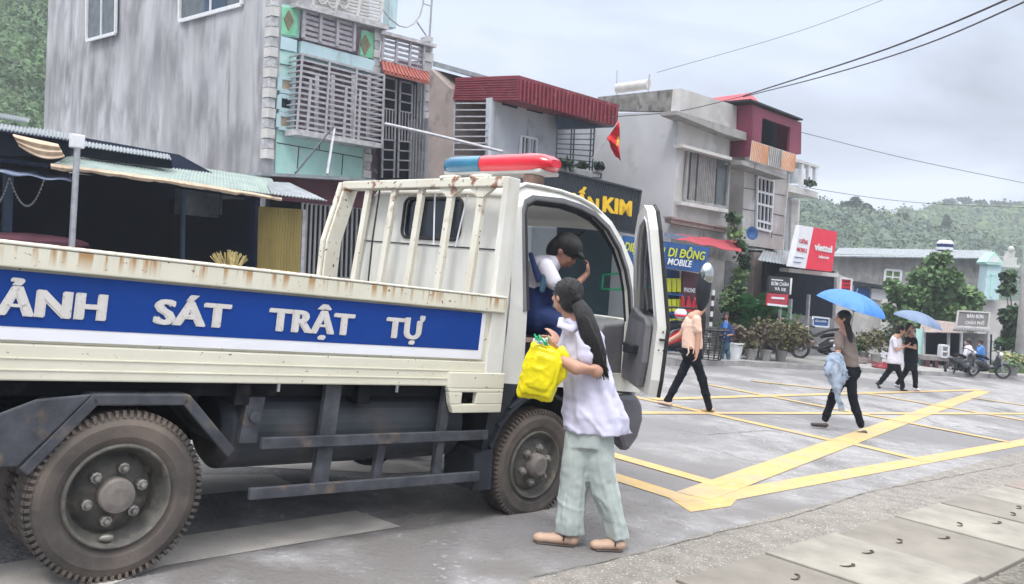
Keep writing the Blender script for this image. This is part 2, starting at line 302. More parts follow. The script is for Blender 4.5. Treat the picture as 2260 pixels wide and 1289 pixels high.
    def build(s, name, m, parent=None, smooth=False, bevel=0, label=None, remesh=0, smit=2, solid=0):
        me = bpy.data.meshes.new(name); inv = MW[parent].inverted() if parent is not None and MW[parent] is not None else None
        me.from_pydata([tuple(inv @ p) if inv is not None else tuple(p) for p in s.v], [], s.f)
        for k in (m if isinstance(m, (list, tuple)) else [m]): me.materials.append(M[k])
        me.polygons.foreach_set('material_index', s.m)
        if smooth: me.polygons.foreach_set('use_smooth', [True]*len(me.polygons))
        me.update()
        o = bpy.data.objects.new(name, me); sc.collection.objects.link(o)
        if remesh:
            md = o.modifiers.new('r', 'REMESH'); md.mode = 'VOXEL'; md.voxel_size = remesh; md.use_smooth_shade = True
            if smit: ms = o.modifiers.new('s', 'SMOOTH'); ms.factor = .6; ms.iterations = smit
            dg = bpy.context.evaluated_depsgraph_get(); me2 = bpy.data.meshes.new_from_object(o.evaluated_get(dg)); o.modifiers.clear(); o.data = me2
            me2.polygons.foreach_set('use_smooth', [True]*len(me2.polygons))
        if solid: md = o.modifiers.new('t', 'SOLIDIFY'); md.thickness = solid; md.offset = 0
        if bevel: md = o.modifiers.new('b', 'BEVEL'); md.width = bevel; md.segments = 2; md.limit_method = 'ANGLE'
        if parent is not None: o.parent = parent; MW[o] = MW[parent]
        else: MW[o] = Matrix.Identity(4)
        if label: o['label'] = label
        return o
def wrinkle(o, amp, fx=30, fz=14, seed=0, soft=.5):
    for v in o.data.vertices:
        c = v.co; p = noise.noise(c*3.1+V((seed, 0, 0)))*3; q = noise.noise(c*6+V((0, seed, 0)))
        r = 1-abs(math.sin(c.x*fx*.5+c.z*fz+p))  # thin creases running aslant
        v.co = c+v.normal*(amp*(r*r*r*(1+q)-.3)+amp*soft*q+amp*.4*noise.noise(c*26))
def tag(o, label, cat, group=None):
    o['label'] = label; o['category'] = cat
    if group: o['group'] = group
    return o
def empty(name, loc, label, cat, group=None, T=None):
    o = bpy.data.objects.new(name, None); sc.collection.objects.link(o); o.empty_display_size = .2
    T = T or Matrix.Translation(V(loc)); o.matrix_world = T; MW[o] = T
    return tag(o, label, cat, group)
def struct(o): o['kind'] = 'structure'; return o
def copytree(o, T, label, group=None):
    c = o.copy(); sc.collection.objects.link(c); c.matrix_world = T; MW[c] = T; c['label'] = label
    if group: c['group'] = group
    def kids(a, b):
        for ch in a.children:
            d = ch.copy(); sc.collection.objects.link(d); d.parent = b; kids(ch, d)
    kids(o, c); return c
def textmesh(mb, s, o, x, y, width=None, cap=.1, bold=0.0, shear=0, depth=.004, spacing=1.0, lift=.0):
    """letters as geometry: baseline origin o, directions x, y (unit); cap = capital height; width = total width"""
    cu = bpy.data.curves.new('t', 'FONT'); cu.body = s; cu.size = 1; cu.offset = min(bold, .012); cu.shear = shear; cu.space_character = spacing*(1+bold*1.1); cu.fill_mode = 'FRONT'; cu.resolution_u = 3
    ob = bpy.data.objects.new('t', cu); sc.collection.objects.link(ob); dg = bpy.context.evaluated_depsgraph_get(); me = bpy.data.meshes.new_from_object(ob.evaluated_get(dg))
    bpy.data.objects.remove(ob)
    if not me.vertices: return
    xs = [v.co.x for v in me.vertices]; x0, x1 = min(xs), max(xs); k = cap/.73; bx = bold*1.15; kx = (width/(x1-x0+2*bx)) if width else k
    x, y = V(x), V(y); n = x.cross(y).normalized(); o = V(o); cnt = 0
    for ax_, ay_ in ([(0, 0)] if bold < .01 else [(-bx, -bx*.25), (bx, bx*.25), (-bx*.5, bx*.3), (bx*.5, -bx*.3), (0, 0)]):
        vv = [o+x*((v.co.x-x0+bx+ax_)*kx)+y*((v.co.y+ay_)*k)+n*(lift+depth+cnt*cap*.006) for v in me.vertices]; cnt += 1
        mb.add(vv, [tuple(p.vertices) for p in me.polygons])
class Face:
    def __init__(s, p0, n): s.p0, s.n = V(p0), V(n).normalized()
    def at(s, x, y, out=0): return PL(x, y, s.p0-s.n*out, s.n)
    def poly(s, mb, pts, out=0, thick=.05): return mb.prism([s.at(x, y, out) for x, y in pts], s.n*thick)
    def bar(s, mb, p, q, w, out=0, d=.03): return mb.beam(s.at(*p, out), s.at(*q, out), w, d, s.n)
    def quadgrid(s, q, nh, nv, mb, w, out, d=.02, frame=True, hfirst=True):
        """bars over the image quad q=(TL,TR,BR,BL): nh horizontals, nv verticals"""
        lerp = lambda a, b, t: (a[0]+(b[0]-a[0])*t, a[1]+(b[1]-a[1])*t)
        for i in range(nh):
            t = i/(nh-1) if frame and nh > 1 else (i+.5)/nh
            s.bar(mb, lerp(q[0], q[3], t), lerp(q[1], q[2], t), w, out, d)
        for i in range(nv):
            t = i/(nv-1) if frame and nv > 1 else (i+.5)/nv
            s.bar(mb, lerp(q[0], q[1], t), lerp(q[3], q[2], t), w, out+d*1.05, d)
    def text(s, mb, st, p, q, cappx, out, **k):
        """text whose baseline runs from image point p to q; cappx = capital height in photo px"""
        a, b = s.at(*p, out), s.at(*q, out); c = s.at(p[0]+cappx*.05, p[1]-cappx, out); x = (b-a); w = x.length
        y = (c-a); h = y.length
        textmesh(mb, st, a, x.normalized(), y.normalized(), width=w, cap=h, **k)
#%%SCENE
# ============================================================ ground
def gsheet(name, poly, m, up, sub=None):
    """a sheet following the sloping road plane"""
    mb = MB(); mb.add([onrd(V((x, y, 0)), up) for x, y in poly], [tuple(range(len(poly)))])
    o = mb.build(name, m); return struct(o)
gsheet('ground', [(-400, -60), (400, -60), (400, 420), (-400, 420)], 'gravel', -.06)
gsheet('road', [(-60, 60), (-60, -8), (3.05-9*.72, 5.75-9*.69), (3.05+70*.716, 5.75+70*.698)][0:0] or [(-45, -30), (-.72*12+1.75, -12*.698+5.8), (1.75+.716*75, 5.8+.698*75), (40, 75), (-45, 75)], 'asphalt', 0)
# concrete gutter apron beside the road and its rough seam
E1 = V((1.55, 6.0, 0)); nrm = V((.698, -.716, 0))
gsheet('pavement', [tuple((E1-us*14)[:2]), tuple((E1-us*14+nrm*2.6)[:2]), tuple((E1+us*60+nrm*2.6)[:2]), tuple((E1+us*60)[:2])], 'apron', .004)
# road markings: yellow box junction and a white crossing bar pattern
def marks(name, m, segs, up):
    mb = MB()
    for (p, q, w) in segs:
        a, b = G(*p), G(*q); d = (b-a).normalized(); s_ = d.cross(GN)*w/2
        n = 24
        for i in range(n):
            k0, k1 = a+(b-a)*i/n, a+(b-a)*(i+1)/n
            mb.quad(k0-s_+Z*up, k1-s_+Z*up, k1+s_+Z*up, k0+s_+Z*up)
    return struct(mb.build(name, m))
marks('road_marking', 'yellow', [((1535, 1107), (2420, 947), .235)], 0.0046)
marks('road_marking', 'yellow', [((1290, 1032), (1525, 1106), .235)], 0.0055)
marks('road_marking', 'yellow', [((1530, 1096), (2172, 863), .30)], 0.0064)
marks('road_marking', 'yellow', [((1200, 962), (1590, 1072), .20)], 0.0073)
marks('road_marking', 'yellow', [((1380, 872), (1838, 973), .19), ((1865, 976), (2045, 1019), .19)], 0.0082)
marks('road_marking', 'yellow', [((1400, 912), (2290, 914), .17)], 0.0091)
marks('road_marking', 'yellow', [((1440, 882), (2165, 861), .18)], 0.0100)
marks('road_marking', 'yellow', [((1565, 850), (2228, 977), .17)], 0.0109)
marks('road_marking', 'yellow', [((1655, 841), (1906, 868), .16), ((1906, 868), (2270, 931), .16)], 0.0118)
marks('road_marking', 'yellow', [((2140, 878), (2270, 897), .16)], 0.0127)
mb = MB(); mb.add([G(x, y)+Z*.0038 for x, y in ((1474, 1099), (1524, 1131), (1612, 1118), (1640, 1088), (1590, 1070), (1540, 1078))], [(0, 1, 2, 3, 4, 5)]); struct(mb.build('road_marking', 'yellow'))
def zebra(pts, up=.004):
    mb = MB(); mb.add([G(*p)+Z*up for p in pts], [tuple(range(len(pts)))]); return struct(mb.build('road_marking', 'whitepaint'))
zebra([(885, 1163), (785, 1128), (430, 1180), (-100, 1262), (-100, 1420), (360, 1250)])
zebra([(655, 1073), (600, 1048), (300, 1050), (-100, 1062), (-100, 1125), (430, 1095)])
zebra([(1010, 1037), (960, 1020), (700, 1010), (520, 1030), (880, 1046)])
rgc = random.Random(21)
def crack(pts, w, up, jit):
    m = MB(); P = []
    for i in range(len(pts)-1):
        a, b = G(*pts[i]), G(*pts[i+1]); n = max(4, int((b-a).length/.12))
        for k in range(n): P.append(a.lerp(b, k/n)+V((rgc.uniform(-jit, jit), rgc.uniform(-jit, jit), 0)))
    P.append(G(*pts[-1]))
    for i in range(len(P)-1):
        d = (P[i+1]-P[i]).cross(GN).normalized()*w*rgc.uniform(.4, 1.3); m.quad(onrd(P[i]-d, up), onrd(P[i+1]-d, up), onrd(P[i+1]+d, up), onrd(P[i]+d, up))
    return struct(m.build('road_crack', 'gravel'))
crack([(1180, 1275), (1340, 1240), (1586, 1178), (1750, 1141), (1915, 1088), (2260, 1022)], .0045, .0085, .012)
crack([(1600, 1000), (1660, 1020), (1790, 1015)], .004, .006, .03); crack([(1990, 900), (2080, 940), (2240, 950)], .005, .006, .04); crack([(1450, 940), (1560, 960), (1700, 950)], .005, .006, .03)
# concrete drain cover slabs with iron lifting handles
along = V((.716, .698, 0)); S0 = V((2.40, 6.12, 0)); slabs = []
look = ['slab3', 'slab', 'slab2', 'slab', 'slab2', 'slab', 'slab2', 'slab3', 'slab']
joints = [-2.75, -1.95, -.97, 0, 1.06, 2.02, 2.85, 3.75, 4.7, 5.65]
where = ['nearest, cut off by the bottom edge of the picture', 'pinkish, second nearest', 'third from the near end, grey with two rusty handles', 'broad pale one fourth from the near end', 'fifth from the near end, flat grey', 'pale one with a bright corner, sixth along the drain', 'seventh along the drain, cut by the right picture edge', 'eighth along the drain at the right picture edge', 'farthest seen along the drain']
for i in range(len(joints)-1):
    a, b = joints[i]+.012, joints[i+1]-.012
    n1 = nrm*(.0+.01*math.sin(i*3)); n2 = nrm*(.965+.015*math.cos(i*2.3))
    P = [S0+along*a+n1, S0+along*b+n1, S0+along*b+n2, S0+along*a+n2]
    root = empty('concrete_slab', onrd(P[0]), 'concrete drain cover slab, '+where[i], 'drain cover', 'concrete drain covers beside the road')
    up = .035+.006*((i*7) % 3)
    m = MB(); m.hexa([onrd(p, -.05) for p in P], [onrd(p, up) for p in P]); m.build('cover', look[i], root, bevel=.008)
    for k in (.27, .73):
        c = onrd(S0+along*(a+(b-a)*k)+nrm*(.42+.1*math.sin(i*5+k*9)), up+.001); h = MB()
        ang = random.uniform(-.35, .75); dx = along*math.cos(ang)+nrm*math.sin(ang)
        h.tube([c-dx*.055, c-dx*.052+nrm*.02+Z*.004, c-dx*.03+nrm*.035+Z*.006, c+dx*.03+nrm*.035+Z*.006, c+dx*.052+nrm*.02+Z*.004, c+dx*.055], .0055, 6)
        h.build('handle', 'iron', root)
m = MB(); a, b = onrd(S0-along*6+nrm*1.02, -.02), onrd(S0+along*40+nrm*1.02, -.02)
gsheet('verge', [tuple((S0-along*6+nrm*1.0)[:2]), tuple((S0-along*6+nrm*9)[:2]), tuple((S0+along*60+nrm*9)[:2]), tuple((S0+along*60+nrm*1.0)[:2])], 'gravel', .012)
m = MB(); rg = random.Random(3)
for i in range(520):
    p = onrd(S0+along*rg.uniform(-.5, 4.5)+nrm*rg.uniform(1.0, 1.7), .012); r = rg.uniform(.006, .022)
    m.ell(p, r*1.2, r, r*.7, nu=6, nv=4)
o = m.build('pebbles', 'slab'); o['kind'] = 'stuff'
# far pavement with kerb under the shops
kerb = [G(1380, 812), G(1460, 807), G(1640, 808), G(1740, 814), G(1830, 818), G(1950, 825), G(2050, 829), G(2200, 835), G(2290, 838)]
m = MB(); back = [p+V((-7, 9, 0)) for p in kerb]
kp = [onrd(p, .13) for p in kerb]; kb = [onrd(p, .13) for p in back]
m.add(kp+kb, [(i, i+1, len(kp)+i+1, len(kp)+i) for i in range(len(kp)-1)]); m.add([onrd(p, -.02) for p in kerb]+kp, [(i, i+1, len(kp)+i+1, len(kp)+i) for i in range(len(kp)-1)])
struct(m.build('pavement', 'concrete'))
PZ = .13
# ============================================================ hills
def hill(name, ridge, dist, foot, hm, cm, nblob, br, seed, ridge_back=40):
    rg = random.Random(seed); n = 40; rows = 14; P = []
    def rp(t):
        k = t*(len(ridge)-1); i = min(int(k), len(ridge)-2); f = k-i; return (ridge[i][0]+(ridge[i+1][0]-ridge[i][0])*f, ridge[i][1]+(ridge[i+1][1]-ridge[i][1])*f)
    def pt(t, r):
        x, y = rp(t); top = D(x, y, dist); bx = CAM+(top-CAM)*(foot/dist); bz = gz(bx.x, bx.y)-2
        p = top.lerp(V((bx.x, bx.y, bz)), r); p.z += (noise.noise(p*.03)*4+noise.noise(p*.1)*1.2)*min(1, r*3)*math.sin(min(1, r)*math.pi); return p
    for i in range(n+1):
        P.append([pt(i/n, 0)+V((0, ridge_back, -12))]+[pt(i/n, j/rows) for j in range(rows+1)])
    mb = MB(); mb.grid(P); struct(mb.build(name, hm, smooth=True))
    mb = MB()
    for _ in range(nblob):
        p = pt(rg.random(), rg.random()**1.2); r = br*(.5+.9*rg.random()); p.z += r*.25
        base = len(mb.v); mb.mi = 0; mb.ell(p, r*.8, r*.8, r*.8, nu=7, nv=5)
        for k in range(base, len(mb.v)):
            v = mb.v[k]; mb.v[k] = p+(v-p)*(1+.38*noise.noise(v*(1.1/br)+V((seed, 0, 0))))
        mb.mi = 1 if rg.random() < .6 else 0; mb.leaves(p+V((0, -.15*r, .1*r)), (r, r, r*.9), 80, r*.22, .7, rg)
    o = mb.build('woodland', cm, smooth=False); o['kind'] = 'stuff'; return pt
ptL = hill('hills', [(-260, -120), (-60, -60), (20, -30), (70, -14), (104, 8), (160, 40)], 95, 55, 'hill', ['canopyleft', 'canopylt'], 1100, 1.25, 5)
ptR = hill('hills', [(1640, 456), (1757, 450), (1807, 456), (1877, 478), (1925, 491), (1990, 505), (2050, 516), (2110, 528), (2180, 548), (2260, 562), (2330, 570)], 170, 90, 'hill', ['canopy', 'canopylt'], 1300, 1.9, 11)
ptF = hill('hills', [(1880, 490), (1970, 487), (2030, 486), (2085, 477), (2150, 475), (2200, 477), (2260, 471), (2340, 467)], 300, 200, 'hill', ['canopy2', 'canopylt'], 800, 3.6, 17)
def tree(name, base, h, crown, label, group, lm='leafdk', nl=700, ls=.5, seed=1, cm=None, tr=.15, cat='tree', smooth=False):
    """crown = list of (dx,dy,dz,rx,ry,rz) clumps relative to base; taper trunk with limbs to each clump"""
    rg = random.Random(seed); root = empty(name, base, label, cat, group); base = V(base); m = MB()
    m.tube([base-Z*.2, base+Z*h*.3+V((rg.uniform(-.1, .1)*h*.1, 0, 0)), base+Z*h*.65], [tr, tr*.75, tr*.45], 7)
    for c in crown:
        q = base+V(c[:3]); s_ = base+Z*h*rg.uniform(.3, .6); m.tube([s_, s_.lerp(q, .55)+Z*.06*h, q], [tr*.4, tr*.25, tr*.08], 5)
    m.build('trunk', 'bark', root); m = MB(); tot = sum(c[3]*c[5] for c in crown)
    for c in crown:
        m.mi = 0; k = int(nl*c[3]*c[5]/tot); m.leaves(base+V(c[:3]), c[3:], int(k*.6), ls, .55, rg); m.mi = 1
        m.leaves(base+V(c[:3])+V((0, -.1, .25*c[5])), [q*.8 for q in c[3:]], k-int(k*.6), ls*.9, .6, rg)
    m.build('crown', [lm, cm or 'leaf'], root); return root
rt = [((1890, 466), 30, 9, 'tall thin-crowned tree standing highest on the nearer ridge'), ((1915, 472), 22, 7, 'shorter open tree right beside the tall ridge tree'), ((1868, 458), 14, 6, 'small round tree on the ridge just left of the tall ridge tree'),
      ((1990, 488), 18, 8, 'dark bushy tree on the middle of the nearer ridge'), ((2088, 520), 44, 9, 'dark column-shaped tree rising from the slope right of centre'), ((2140, 534), 26, 9, 'bushy tree low on the slope above the long warehouse')]
for i, ((x, y), hp, wp, lb) in enumerate(rt):
    b = D(x, y+4, 168); s_ = 168/FPX
    cr = [(rg.uniform(-1, 1)*wp*s_*1.2, 0, hp*s_*rg.uniform(.5, 1), wp*s_*rg.uniform(.5, 1), wp*s_*.6, wp*s_*rg.uniform(.4, .8)) for _ in range(7)]
    tree('hill_tree', b, hp*s_, cr, lb, 'trees on the hill ridge', 'leafdk', 600, .45, 40+i, tr=.18)
for i, (x, yt, lb) in enumerate([(2098, 443, 'leftmost of the pale misty trees on the far hill crest'), (2125, 440, 'second from left of the pale misty trees on the far crest'), (2160, 445, 'middle one of the pale misty trees on the far crest'), (2195, 446, 'fourth from left of the pale misty trees on the far crest'), (2232, 450, 'rightmost of the pale misty trees on the far crest')]):
    yb = 470; b = D(x, yb, 298); s_ = 298/FPX; hp = yb-yt
    cr = [(rg.uniform(-1, 1)*13*s_, 0, hp*s_*rg.uniform(.75, 1), 9*s_*rg.uniform(.5, 1), 5*s_, 3.2*s_) for _ in range(7)]
    tree('misty_tree', b, hp*s_, cr, lb, 'trees on the far crest', 'leafdk', 380, .8, 70+i, tr=.22)
# ============================================================ buildings
def bodybox(mb, face, side_n, tl, bl, tr, br, depth):
    """house volume from its front outline in the picture (front face) pushed back along vs"""
    f = [face.at(*bl), face.at(*br), face.at(*tr), face.at(*tl)]
    return mb.hexa([f[0], f[1], f[1]+vs*depth, f[0]+vs*depth], [f[3], f[2], f[2]+vs*depth, f[3]+vs*depth])
def lerp2(a, b, t): return (a[0]+(b[0]-a[0])*t, a[1]+(b[1]-a[1])*t)
def frame_window(face, root, q, out=.04, fw=.07, frame='white', pane='window', nv=1, nh=0, name='window', bars=None, pn='pane'):
    """q = TL,TR,BR,BL px of the outer frame"""
    m = MB(); 
    for i in range(4): face.bar(m, q[i], q[(i+1) % 4], fw, out, .06+.004*(i % 2))
    for i in range(nv): face.bar(m, lerp2(q[0], q[1], (i+1)/(nv+1)), lerp2(q[3], q[2], (i+1)/(nv+1)), fw*.6, out-.008, .045)
    for i in range(nh): face.bar(m, lerp2(q[0], q[3], (i+1)/(nh+1)), lerp2(q[1], q[2], (i+1)/(nh+1)), fw*.6, out-.012, .04)
    w = m.build(name, frame, root); m = MB(); face.poly(m, q, out-.035, .03); m.build(pn, pane, w); return w
# ---- mint fronted house with the grey rendered side wall
FM = Face(D(600, 300, 21), vs); SM = Face(D(600, 300, 21), us)
mint = empty('mint_house', onrd(FM.p0), 'tall house with mint tiled front, louvred balconies and a long streaked grey side wall', 'house')
def edge(face, a, b, ya, yb): return [lerp2(a, b, (y-a[1])/(b[1]-a[1])) for y in (ya, yb)]
m = MB()
tl, bl = edge(FM, (604, 0), (588, 385), -160, 760); tr_, br_ = edge(FM, (852, 0), (838, 385), -160, 760)
f = [FM.at(*bl, 0), FM.at(*br_), FM.at(*tr_), FM.at(*tl)]
bt, bb = edge(SM, (107, 0), (97, 270), -160, 760); s_ = [SM.at(*bb), SM.at(*bt)]
inn = vs*.75                                    # body starts behind the open front
m.hexa([f[0]+inn, f[1]+inn, f[1]+(s_[0]-f[0]), s_[0]], [f[3]+inn, f[2]+inn, f[2]+(s_[1]-f[3]), s_[1]])
m.build('wall', 'streakwall', mint)
m = MB(); m.hexa([f[0], f[0]+us*.22, f[0]+us*.22+inn, f[0]+inn], [f[3], f[3]+us*.22, f[3]+us*.22+inn, f[3]+inn]); m.build('corner_pier', 'streakwall', mint)
# right bay body (lower, with roof terrace)
t2, b2 = edge(FM, (962, 95), (948, 385), 128, 760); t1, b1 = edge(FM, (846, 100), (838, 385), 128, 760); q = [FM.at(*p) for p in (b1, b2, t2, t1)]
m = MB(); m.hexa([q[0]+inn, q[1]+inn, q[1]+vs*9, q[0]+vs*9], [q[3]+inn, q[2]+inn, q[2]+vs*9, q[3]+vs*9]); m.build('wall', 'pinkroom', mint)
for nm, pts in (('curtain_wall', [(650, 20), (800, 50), (790, 120), (650, 90)]), ('room_wall', [(640, 110), (850, 160), (845, 330), (640, 290)])):
    m = MB(); FM.poly(m, pts, -.70, .04); m.build(nm, 'pinkroom', mint)
def quoin(a, b, w, n, root=mint, face=FM, out=.05):
    m = MB()
    for i in range(n):
        p, q_ = lerp2(a, b, i/n), lerp2(a, b, (i+.93)/n); ww = w*(1 if i % 2 else .86)
        m.mi = i % 2; face.poly(m, [(p[0], p[1]), (p[0]+ww, p[1]+ww*.22), (q_[0]+ww, q_[1]+ww*.18), (q_[0], q_[1])], out+.03*(i % 2), .3)
    m.build('quoin_column', ['quoin', 'offwhite'], root)
quoin((601, -10), (588, 350), 17, 16); quoin((829, 52), (824, 164), 15, 6); quoin((805, 320), (802, 392), 17, 4); quoin((939, 92), (931, 400), 19, 14)
def slab(name, pts, mt, out, th, root=mint, face=FM): m = MB(); face.poly(m, pts, out, th); return m.build(name, mt, root)
slab('tile_panel', [(617, 8), (664, 16), (660, 84), (618, 78)], 'mint', -.02, .2)
slab('green_panel', [(622, 15), (659, 21), (656, 80), (620, 75)], 'green', .012, .03); slab('green_panel', [(798, 66), (825, 73), (824, 130), (795, 121)], 'green', .012, .03)
for cx, cy in ((638, 43), (807, 97)):
    o = slab('diamond', [(cx, cy-21), (cx+11, cy+3), (cx-1, cy+25), (cx-11, cy-2)], 'diamond', .035, .02)
slab('lower_tile_wall', [(607, 284), (806, 318), (803, 800), (590, 800)], 'mint', 0, .7)
for p, q_ in (((611, 315), (803, 349)), ((616, 286), (700, 300))): m = MB(); FM.bar(m, p, q_, .02, .006, .012); m.build('tile_joint', 'dkplastic', mint)
for p, q_ in (((660, 324), (656, 372)), ((707, 300), (704, 331)), ((757, 341), (754, 386))): m = MB(); FM.bar(m, p, q_, .02, .006, .012); m.build('tile_joint', 'dkplastic', mint)
slab('light_blue_band', [(667, 90), (828, 134), (826, 163), (664, 117)], 'ltblue', .06, .5); slab('light_blue_band', [(620, 79), (656, 89), (655, 115), (619, 108)], 'ltblue', .03, .5)
slab('tile_strip', [(617, 108), (655, 116), (648, 292), (610, 286)], 'mint', -.01, .5)
for k, (y0, mt) in enumerate(((170, 'creamlath'), (211, 'dkglass'), (251, 'creamlath'))):
    x0 = 618-k*1.5; q4 = [(x0, y0), (x0+30, y0+5), (x0+28.5, y0+35), (x0-1, y0+30)]; frame_window(FM, mint, q4, .08, .10, 'ltblue', mt, 0, 0, 'vent_window')
for y in (105, 138): m = MB(); FM.bar(m, (618, y+3), (652, y+9), .02, .01, .02); m.build('tile_joint', 'dkplastic', mint)
def louver(q, nh, nv, out, name='louvre_screen', mt='bar', w=.075, root=mint, face=FM, d=.06):
    m = MB(); face.quadgrid(q, nh, nv, m, w, out, d); return m.build(name, mt, root)
louver([(672, 12), (783, 46), (781, 112), (669, 83)], 7, 4, .06); louver([(846, 78), (936, 101), (934, 156), (843, 132)], 6, 4, .06, w=.06)
slab('terrace_floor', [(655, 4), (860, 54), (858, 66), (655, 14)], 'quoin', .25, .6); slab('terrace_rail', [(844, 67), (964, 98), (963, 105), (843, 74)], 'quoin', .22, .35)
louver([(700, -30), (845, 4), (838, 48), (690, 12)], 7, 4, .1, 'balustrade', 'offwhite', .05)
m = MB()
for cx, cy, r in ((735, 2, 13), (758, 6, 11), (712, -4, 11)):
    c = FM.at(cx, cy, .16); m.tube([c+us*math.cos(a)*r*.0125+Z*math.sin(a)*r*.0125 for a in [i*.52 for i in range(13)]], .025, 5)
m.build('scroll_ornament', 'offwhite', mint)
# protruding window cage
m = MB(); FC = [(668, 119), (848, 166), (843, 322), (655, 290)]
FM.quadgrid(FC, 15, 4, m, .05, .55, .03)
for t in (.12, .55, .72): FM.bar(m, lerp2(lerp2(FC[0], FC[3], .28), lerp2(FC[1], FC[2], .28), t), lerp2(FC[3], FC[2], t), .07, .56, .03)
m.build('window_cage', 'bar', mint)
m = MB(); a4 = [FM.at(668, 119, .55), FM.at(668, 119, 0)-us*0, FM.at(655, 290, 0), FM.at(655, 290, .55)]
for i in range(15):
    t = i/14; p = FM.at(*lerp2(FC[0], FC[3], t), .55); m.beam(p, p+vs*.55, .06, .03, Z); p = FM.at(*lerp2(FC[1], FC[2], t), .55); m.beam(p, p+vs*.55, .06, .03, Z)
m.build('window_cage', 'bar', mint)
slab('cage_sill', [(655, 284), (843, 317), (842, 327), (654, 297)], 'quoin', .60, .6)
m = MB()
for x in (700, 735, 780, 815): FM.bar(m, (x, 165), (x-3, 305), .10, .06, .04)
m.build('shutter_frame', 'quoin', mint)
# entrance grille bay on the right
slab('gate_recess', [(840, 160), (940, 186), (934, 400), (836, 400)], 'darkroom', -.6, .05)
m = MB(); GQ = [(848, 170), (937, 192), (931, 392), (843, 392)]
def gq(u_, v_): return lerp2(lerp2(GQ[0], GQ[1], u_), lerp2(GQ[3], GQ[2], u_), v_)
for u_ in (0, .30, .40, .70, 1): FM.bar(m, gq(u_, 0), gq(u_, 1), .05, .1, .03)
for u0_, u1_ in ((0, .30), (.40, .70)):
    for v_ in (0, .12, .21, .31, .62, .72, .82, .92): FM.bar(m, gq(u0_, v_), gq(u1_, v_), .035, .13, .03)
    for k in (.25, .5, .75): FM.bar(m, gq(u0_+(u1_-u0_)*k, .31), gq(u0_+(u1_-u0_)*k, .62), .03, .12, .02)
for u_ in (.77, .84, .92): FM.bar(m, gq(u_, 0), gq(u_, 1), .03, .1, .02)
m.build('gate_grille', 'bar', mint)
m = MB(); a, b = FM.at(843, 137, 0), FM.at(939, 162, 0); c, d_ = FM.at(963, 191, .55), FM.at(848, 163, .55)
m.prism([a, b, c, d_], Z*.06)
for i in range(15): t = i/14; m.beam(a.lerp(b, t)+Z*.075, d_.lerp(c, t)+Z*.075, .06, .05, Z)
m.build('tile_awning', 'redtile', mint)
m = MB(); p = FM.at(866, 60, -1.6); m.obox(p-us*.13, us*.27, vs*.3, Z*2.2); m.build('terrace_column', 'ltblue', mint)
m = MB(); pts = [FM.at(x, y, 0) for x, y in ((838, 0), (844, 20), (862, 42), (881, 57), (897, 60), (912, 53), (927, 34), (934, 8), (935, -12))]; m.tube(pts, .022, 6); m.tube([FM.at(920, 48, 0), FM.at(943, 82, 0)], .022, 6)
m.tube([FM.at(954, -15, 0), FM.at(948, 85, 0)], .03, 6); m.tube([FM.at(935, 8, 0), FM.at(953, 14, 0)], .018, 5); m.build('antenna_ring', 'steel', mint)
m = MB(); FM.poly(m, [(944, 80), (956, 82), (955, 93), (943, 91)], .1, .3); m.build('post_cap', 'quoin', mint)
# windows in the grey side wall
for q4 in ([(192, -40), (257, -56), (255, 73), (191, 90)], [(397, -60), (537, -96), (533, 10), (396, 47)]):
    frame_window(SM, mint, q4, .22, .10, 'white', 'window', 1, 0)
m = MB(); SM.poly(m, [(452, -5), (500, -17), (498, 19), (450, 31)], .20, .03); m.build('window_poster', 'bluesoffit', mint)
# shop front below the mint house
shop = empty('dark_shop_front', onrd(FM.at(700, 600, 1.2)), 'dark maroon shop front with a folding grille under the mint tiled house', 'shop')
FS = Face(FM.p0-vs*1.2, vs)
slab('flat_roof_edge', [(578, 380), (765, 391), (830, 396), (830, 402), (765, 398), (577, 387)], 'tinroof', .35, 1.6, shop, FS)
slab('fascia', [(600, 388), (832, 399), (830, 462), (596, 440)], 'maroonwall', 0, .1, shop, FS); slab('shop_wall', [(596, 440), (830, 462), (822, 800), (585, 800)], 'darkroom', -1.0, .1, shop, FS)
m = MB(); FS.quadgrid([(668, 448), (828, 462), (820, 770), (655, 770)], 3, 17, m, .045, -.05, .03); m.build('folding_grille', 'shutter', shop)
# ---- house with the maroon corrugated roof
FR = Face(D(1145, 200, 20), vs); SR = Face(D(1145, 200, 20), us)
rh = empty('red_roofed_house', onrd(FR.p0), 'pale two storey house with a maroon corrugated balcony roof and a flag', 'house')
cr = SR.at(1085, 300); FW = Face(cr, vs)           # set back white wall
m = MB()
w0 = [FW.at(1086, 215), FW.at(1232, 250), FW.at(1226, 760), FW.at(1074, 760)]
m.hexa([w0[3], w0[2], w0[2]+vs*.2, w0[3]+vs*.2], [w0[0], w0[1], w0[1]+vs*.2, w0[0]+vs*.2]); m.build('wall', 'palewall', rh)
m = MB(); m.hexa([w0[3]+us*1.35+vs*.25, w0[2]+vs*.25, w0[2]+vs*8, w0[3]+us*1.35+vs*8], [w0[0]+us*1.35+vs*.25, w0[1]+vs*.25, w0[1]+vs*8, w0[0]+us*1.35+vs*8]); m.build('body', 'palewall', rh)
m = MB(); a, b = SR.at(1004, 205), SR.at(948, 150); c, d_ = SR.at(938, 760), SR.at(996, 760)
m.prism([a, b, c, d_], us*3.5); m.build('side_wall', 'pinkwall', rh)
m = MB(); a, b = SR.at(1004, 225), SR.at(1085, 226); m.prism([SR.at(1004, 225)+us*1.2, SR.at(1090, 226)+us*1.2, SR.at(1088, 700)+us*1.2, SR.at(998, 700)+us*1.2], us*.1); m.build('balcony_back_wall', 'palewall', rh)
